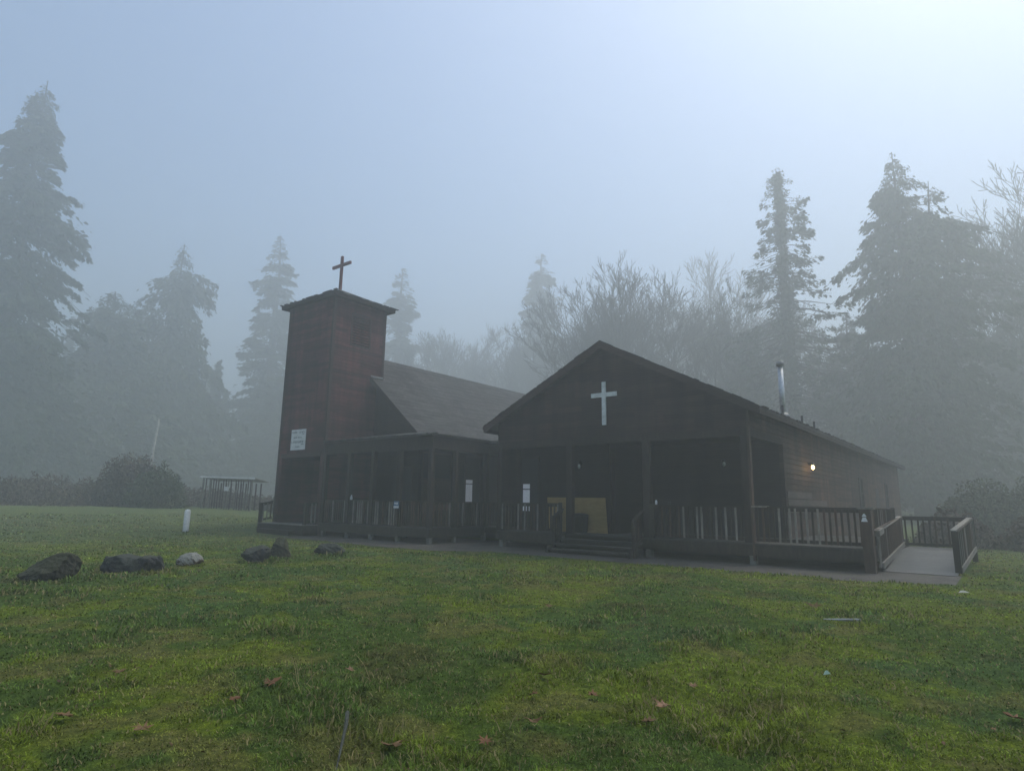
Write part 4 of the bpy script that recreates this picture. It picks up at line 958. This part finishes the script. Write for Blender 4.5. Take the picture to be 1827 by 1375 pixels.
big = [
 ('column', -59.2, 12.2, 35.4, 5.4, 'huge dark conifer at the far left edge, taller than all others on that side', .3),
 ('cedar', -68.5, 22.4, 21.8, 11.0, 'broad cedar with a pointed top left of the slatted shed', 1.0),
 ('cedar2', -65.7, 27.2, 28.0, 7.8, 'tall cedar with thin drooping top above the slatted shed', 2.0),
 ('fir2', -63.3, 36.7, 31.6, 8.0, 'tall fading conifer just left of the bell tower', .5),
 ('fir2', -55.3, 48.1, 29.5, 8.4, 'hazy conifer just right of the bell tower roof', 2.5),
 ('narrow', -45.4, 63.5, 34.3, 6.2, 'narrow hazy conifer between chapel and hall roofs', 0),
 ('sparse', -14.5, 59.9, 34.2, 6.2, 'thin tall conifer with bare branches above the stove pipe', 1.2),
 ('twin', -5.2, 62.1, 33.8, 7.6, 'large twin topped conifer beyond the hall roof, tallest on that side', YAW - .55),
 ('broad', 2.6, 58.0, 17.5, 7.5, 'layered dark conifer at the right edge behind the ramp', .4),
 ('broad', -1.3, 73.4, 19.5, 7.0, 'hazy bushy conifer below the twin topped one, its right side', 1.4),
 ('fir', -11.0, 68.5, 21.0, 6.5, 'mid height dense conifer between the sparse and the twin topped trees', 2.4),
 ('fir2', -17.0, 66.5, 17.0, 5.0, 'short dense conifer low behind the sparse tall one', .9),
 ('broad', -64.0, 15.5, 15.0, 7.0, 'low bushy conifer between the huge left one and the cedars', 3.0),
 ('broad', -75.0, 30.5, 17.0, 7.0, 'low bushy conifer behind the two cedars', 1.9),
 ('broad', -6.8, 57.5, 14.5, 7.0, 'low dark conifer directly behind the far end of the hall', .2),
 ('broad', -70.0, 42.0, 15.0, 7.0, 'low hazy conifer behind the gap left of the bell tower', .2),
]
KF = 1.9
FARTHER = {0: 2.0, 1: 2.0, 2: 2.1, 3: 2.3, 4: 2.35, 5: 2.15, 6: 1.42, 7: 1.36, 10: 1.45}
for k, (kd, x, y, h, r_, lab, rot) in enumerate(big):
    q = FARTHER.get(k, KF); tree(kd, x * q, y * q, (h - 1.6) * q + 1.7 - gz(x * q, y * q), lab, r=r_ * q, rot=rot)
bare = [
 ('alder2', -29.6, 55.6, 26.2, 'bare tree with dense upright crown above the hall ridge', .2), ('maple', -26.2, 55.7, 25.8, 'bare wide forked tree just right of the hall ridge', 1.2),
 ('alder', -24.6, 64.3, 20.4, 'hazy bare tree behind the wide forked one', .4), ('alder2', -22.0, 63.5, 25.0, 'bare tree left of the clump foliaged ones', 2.2),
 ('mossy', -18.6, 59.5, 23.6, 'leafy patched slender tree left of the sparse conifer', .1), ('alder', -36.9, 60.1, 23.5, 'hazy bare tree left of the hall ridge, right of the narrow conifer', 2.9),
 ('maple', -43.8, 54.6, 22.2, 'bare spreading tree left of the narrow conifer', 3.3), ('alder2', -47.6, 56.5, 22.4, 'bare bushy tree above the chapel roof end', .8),
 ('maple', -52.5, 55.4, 21.6, 'small pale bare tree over the chapel ridge', 5.0), ('alder', -53.4, 42.0, 23.6, 'bare tree top showing behind the bell tower roof', 1.0),
 ('alder2', -54.2, 51.5, 22.6, 'very hazy bare tree right of the hazy conifer', 4.0), ('alder', 1.6, 71.4, 25.0, 'tall bare tree right of the twin topped conifer', .7),
 ('maple', 4.2, 64.0, 28.8, 'big bare crown at the right edge of the picture', 2.0), ('mossy', -15.8, 66.0, 22.5, 'thin leafy patched tree behind the sparse conifer', 1.8),
 ('alder', -40.5, 57.5, 21.5, 'low bare tree beneath the narrow conifer', 5.5), ('mossy', -21.2, 57.5, 18.5, 'short many stemmed tree behind the hall ridge slope', 3.8),
]
for kd, x, y, h, lab, rot in bare:
    q = 1.55 if x in (-29.6, -26.2, -18.6) and y < 60 else (2.35 if x < -20 else 1.75)
    tree(kd, x * q, y * q, (h - 1.6) * q + 1.7 - gz(x * q, y * q), lab, 'bare tree', rot, 'bare winter trees behind the roofs', name='bare_tree')

# understorey and far wood
def scatter_mass(name, pts, label, cat, mat, size=.3, kind='stuff'):
    P = np.asarray(pts); n = len(P); g = np.random.default_rng(len(P))
    a_ = g.normal(size=(n, 3)); a_ /= np.linalg.norm(a_, axis=1)[:, None]; b_ = np.cross(a_, g.normal(size=(n, 3))); b_ /= np.linalg.norm(b_, axis=1)[:, None]
    s = size * g.uniform(.5, 1.4, (n, 1)); V, F, Cc = sprays(P, a_ * s, b_ * s * .4, g.uniform(.5, 1.5, n))
    o = np_obj(name, V, F, mat, attr=Cc); tag(o, label, cat, kind=kind); return o
def blobs(g, centers, per):
    out = []
    for cx_, cy_, rx, hz in centers:
        n = int(per * rx * hz); v = g.normal(size=(n, 3)); v /= np.linalg.norm(v, axis=1)[:, None]; v *= (g.random((n, 1)) ** .4)
        z = np.abs(v[:, 2]) * hz * (.75 + .5 * vn(v[:, 0] * 3 + cx_, v[:, 1] * 3 + cy_, .6, 3)); out.append(np.c_[cx_ + v[:, 0] * rx, cy_ + v[:, 1] * rx, gz(cx_, cy_) + z])
    return np.concatenate(out)
g = np.random.default_rng(5)
BRAM = leaf_mat('bramble_leaves', (.105, .080, .060), (.140, .115, .080))
cs_ = []
for deg in np.arange(16, 40, 1.2):              # left of view direction
    a_ = YAW + R(deg); D_ = g.uniform(57, 64); cs_.append((-math.sin(a_) * D_, math.cos(a_) * D_, g.uniform(2.2, 3.4), g.uniform(1.3, 2.4) * (.6 if 18 < deg < 24 else 1)))
scatter_mass('brambles', blobs(g, cs_, 600), 'brown bramble thicket along the far edge of the lawn', 'brambles', BRAM, .13)
def shrub(cx_, cy_, r_, h, label, mat=BUSH, name='shrub'):
    P = blobs(g, [(cx_, cy_, r_, h), (cx_ + r_ * .5, cy_, r_ * .7, h * .8), (cx_ - r_ * .5, cy_ + .5, r_ * .7, h * .7)], 1300)
    e = empty(name, (cx_, cy_, gz(cx_, cy_)), label, 'shrub')
    o = scatter_mass('foliage', P - np.array((cx_, cy_, gz(cx_, cy_))), None, None, mat, .12, None); o.parent = e
    mb = MB()
    for k in range(7): a_ = k * .9; mb.tube([(0, 0, -.1), (math.cos(a_) * r_ * .25, math.sin(a_) * r_ * .25, h * .4), (math.cos(a_) * r_ * .5, math.sin(a_) * r_ * .5, h * .75)], [.06, .04, .015], 5)
    o = mb.build('stem', BARK); o.parent = e
shrub(-49.6, 20.6, 2.2, 2.9, 'rounded green shrub left of the slatted shed')
shrub(-52.6, 20.0, 2.6, 3.9, 'brownish shrub beneath the pale dead trunk', BRAM)
shrub(-.9, 46.5, 2.6, 3.2, 'dark rounded shrub behind the ramp railing')
shrub(1.4, 49.5, 3.0, 3.2, 'hazy shrub at the right edge behind the ramp')
shrub(-2.0, 34.0, 1.3, 1.6, 'low leafy shrub beside the hall wall behind the ramp', BRAM)
shrub(1.3, 33.5, 1.6, 1.6, 'low brown shrub right of the ramp', BRAM)
shrub(-43.2, 28.5, 2.2, 2.6, 'low dark shrub between the shed and the bell tower')
pts = []; g = np.random.default_rng(12)
for k in range(210):
    dg = g.uniform(-60, 60); D_ = g.uniform(165, 225); a_ = YAW + R(dg); hh = g.uniform(20, 42); x0, y0 = -math.sin(a_) * D_, math.cos(a_) * D_
    n = 420; t = g.random(n) ** .8; rr_ = (1 - t) * hh * .2 * np.sqrt(g.random(n)); az = g.uniform(0, 6.28, n); pts.append(np.c_[x0 + np.cos(az) * rr_, y0 + np.sin(az) * rr_, gz(x0, y0) + t * hh])
scatter_mass('far_woods', np.concatenate(pts), 'dim wood of conifers lost in the fog behind everything', 'woods', NEED, 1.2)

# ------------------------------------------------------------------ things lying on the lawn
LEAF = [plain('dead_leaf_brown', (.150, .085, .036), .7, .35, 30), plain('dead_leaf_red', (.150, .068, .028), .7, .35, 30), plain('dead_leaf_pale', (.24, .135, .075), .7, .3, 30)]
def leaf_litter():
    n = 420; g = np.random.default_rng(77); d = 2.4 * (20 / 2.4) ** (g.random(n) ** .8); a = np.radians(g.uniform(-50, 50, n)) + YAW
    x, y = -np.sin(a) * d, np.cos(a) * d; k = ~on_path(x, y) & (vn(x, y, 1.6, 41) > .42); x, y, n = x[k], y[k], int(k.sum()); z = ground_z(x, y) + .022
    a_ = np.c_[g.normal(size=(n, 2)), g.normal(0, .35, n)]; a_ /= np.linalg.norm(a_, axis=1)[:, None]; b_ = np.cross(a_, np.c_[g.normal(0, .4, (n, 2)), np.ones(n)]); b_ /= np.linalg.norm(b_, axis=1)[:, None]
    s_ = g.uniform(.010, .032, (n, 1)); V, F, Cc = sprays(np.c_[x, y, z], a_ * s_, b_ * s_ * .55, g.uniform(.4, 1.3, n))
    o = np_obj('leaf_litter', V, F, leaf_mat('leaf_litter', (.10, .052, .022), (.16, .09, .04)), attr=Cc); tag(o, 'scattered bits of brown dead leaf in the grass', 'leaf litter', kind='stuff')
leaf_litter()
def fallen_leaf(x, y, s, rot, mi, label, name='fallen_leaf'):
    r_ = random.Random(int(abs(x * 1000))); lob = 7; pts = [(0, -.62)]
    out = []
    for k in range(lob * 2 + 1):
        a_ = -math.pi * .42 + (math.pi * 1.84) * k / (lob * 2); rad = (1.0 if k % 2 == 0 else .48) * r_.uniform(.8, 1.1) * (1 - .22 * abs(k - lob) / lob)
        out.append((math.sin(a_ - math.pi * .5 + math.pi * .5 * 0 + math.pi / 2 * 0 + .0 + math.pi * .0 + (math.pi * .0)) * 0 + math.cos(a_) * rad, math.sin(a_) * rad))
    V = [(0, 0, .0)] + [(p[0], p[1], 0) for p in out]; V = np.array(V, float)
    cu = r_.uniform(.35, .8); V[:, 2] = cu * (V[:, 0] ** 2) * .6 + .25 * np.array([r_.uniform(-1, 1) for _ in V]) * .5 + .2 * V[:, 1]
    V *= s * 1.3 / 2; c, sn_ = math.cos(rot), math.sin(rot); V = np.c_[V[:, 0] * c - V[:, 1] * sn_, V[:, 0] * sn_ + V[:, 1] * c, V[:, 2] + .045]
    n = len(V); V2 = np.r_[V, V - np.array((0, 0, .0015))]
    F = [(0, k, k + 1) for k in range(1, n - 1)] + [(n, n + k + 1, n + k) for k in range(1, n - 1)]
    o = np_obj(name, V2, F, LEAF[mi]); o.location = (x, y, gz(x, y))
    tag(o, label, 'leaf', 'dead leaves on the lawn')
    st_ = MB().tube([(0, 0, .046), (-.3 * s * math.cos(rot), -.3 * s * math.sin(rot), .05), (-.9 * s * math.cos(rot), -.9 * s * math.sin(rot), .06)], [.0016, .0013, .001], 5).build('stalk', LEAF[0]); st_.parent = o
L_ = [(-5.18, 3.28, .15, .3, 1, 'red brown dead leaf beside the dry stalks'), (-5.05, 2.88, .10, 1.3, 1, 'small curled red leaf just below the dry stalks'), (-4.87, 2.12, .14, 2.1, 0, 'brown dead leaf low on the left lawn'),
 (-3.52, 5.03, .13, 4, 0, 'brown dead leaf upper one of a pair near the middle'), (-3.25, 4.49, .09, 5, 1, 'small dark red leaf lower one of a pair near the middle'), (-2.86, 4.8, .10, 2, 1, 'dark red leaf left of the large pale curled leaf'),
 (-2.31, 4.94, .17, 2.6, 2, 'large pale pink brown curled leaf, biggest on the lawn'), (-2.34, 5.63, .085, .5, 2, 'small oval tan leaf above the large curled one'), (-2.92, 3.48, .11, .9, 1, 'dark maroon leaf near the bottom edge centre'),
 (-2.86, 3.94, .13, 3.9, 0, 'flat rusty leaf above the maroon one'), (-.12, 6.58, .15, 1.9, 1, 'orange red leaf cut by the right edge'), (-3.35, 3.05, .16, 4.4, 0, 'crumpled brown leaf beside the grey stick'),
 (-5.47, 1.84, .13, 3, 0, 'faded brown leaf near the bottom left corner'), (-5.76, 8.34, .15, 1, 0, 'single dark brown leaf high up on the lawn'), (-2.23, 4.49, .12, 5, 0, 'torn brown leaf just below the large curled one'),
 (-2.6, 11.2, .24, 1, 0, 'brown leaf clump left of the pale flat stick'), (-5.1, 4.05, .10, 2.2, 2, 'tan leaf beyond the dry stalks'), (-6.6, 2.6, .13, 1.1, 0, 'brown leaf amid green grass on the far left')]
for a_ in L_: fallen_leaf(*a_)
st1 = MB().tube([(-3.36, 2.61, .0), (-3.5, 2.75, .07), (-3.68, 2.92, .12), (-3.80, 3.02, .145)], [.006, .009, .013, .015], 7).build('grey_stick', plain('lichen_stick', (.05, .055, .045), .9, .4, 25))
st1.location = (0, 0, gz(-3.4, 2.7) + .01); tag(st1, 'grey lichened stick poking up from the grass near the bottom edge', 'stick')
fs = MB().beam((-2.27, 10.3, .0), (-1.85, 10.62, .01), .06, .025).build('pale_lath', plain('pale_wet_wood', (.22, .24, .24), .5, .2, 8)); fs.location.z = gz(-2, 10.45) + .01
tag(fs, 'pale flat strip of wet wood lying on the lawn before the ramp', 'lath')
def scrap(x, y, s, c, label):
    mb = MB(); mb.add([(-s, -s * .6, .03), (s, -s * .5, .05), (s * .8, s * .6, .035), (-s * .7, s * .5, .06), (0, 0, .075)], [(0, 1, 4), (1, 2, 4), (2, 3, 4), (3, 0, 4)])
    o = mb.build('litter_scrap', plain('scrap_' + label[:5].strip(), c, .6, .15, 12)); o.location = (x, y, gz(x, y)); tag(o, label, 'litter')
scrap(-.83, 15.3, .09, (.42, .42, .38), 'white scrap of paper in the grass beyond the ramp foot')
scrap(-1.52, 6.88, .032, (.40, .55, .46), 'pale mint scrap in the mossy lawn on the right')
def stalks(x, y, n, h, label, seed, spread=.12):
    r_ = random.Random(seed); mb = MB()
    for k in range(n):
        bx, by = r_.uniform(-spread, spread), r_.uniform(-spread, spread); lx, ly = r_.uniform(-.5, .5) * h, r_.uniform(-.5, .5) * h; hh = h * r_.uniform(.6, 1)
        mb.tube([(bx, by, 0), (bx + lx * .4, by + ly * .4, hh * .55), (bx + lx, by + ly, hh)], [.003, .0024, .0012], 4, cap=False)
    o = mb.build('dry_stalks', plain('straw_stalks', (.34, .27, .14), .8, .25, 12)); o.location = (x, y, gz(x, y)); tag(o, label, 'dry stalks')
stalks(-5.12, 3.62, 7, .26, 'clump of dry straw coloured stalks left of centre', 1)
stalks(-4.77, 3.99, 1, .24, 'single upright dry stalk right of the stalk clump', 2, .02)
stalks(-2.95, 3.75, 2, .16, 'two short dry stalks above the maroon leaf', 4, .05)

# ------------------------------------------------------------------ haze
hz = MB().box(-285, 285, -285, 285, -1.6, 74)
m = bpy.data.materials.new('fog'); m.use_nodes = True; nt = m.node_tree; nt.nodes.clear()
ou = nt.nodes.new('ShaderNodeOutputMaterial'); pv = nt.nodes.new('ShaderNodeVolumePrincipled')
pv.inputs['Color'].default_value = (.90, .948, .945, 1); pv.inputs['Density'].default_value = .0072; pv.inputs['Anisotropy'].default_value = .5
nt.links.new(pv.outputs[0], ou.inputs['Volume'])
tag(hz.build('haze', m), 'thick cold morning fog filling the whole place', 'fog', kind='stuff')
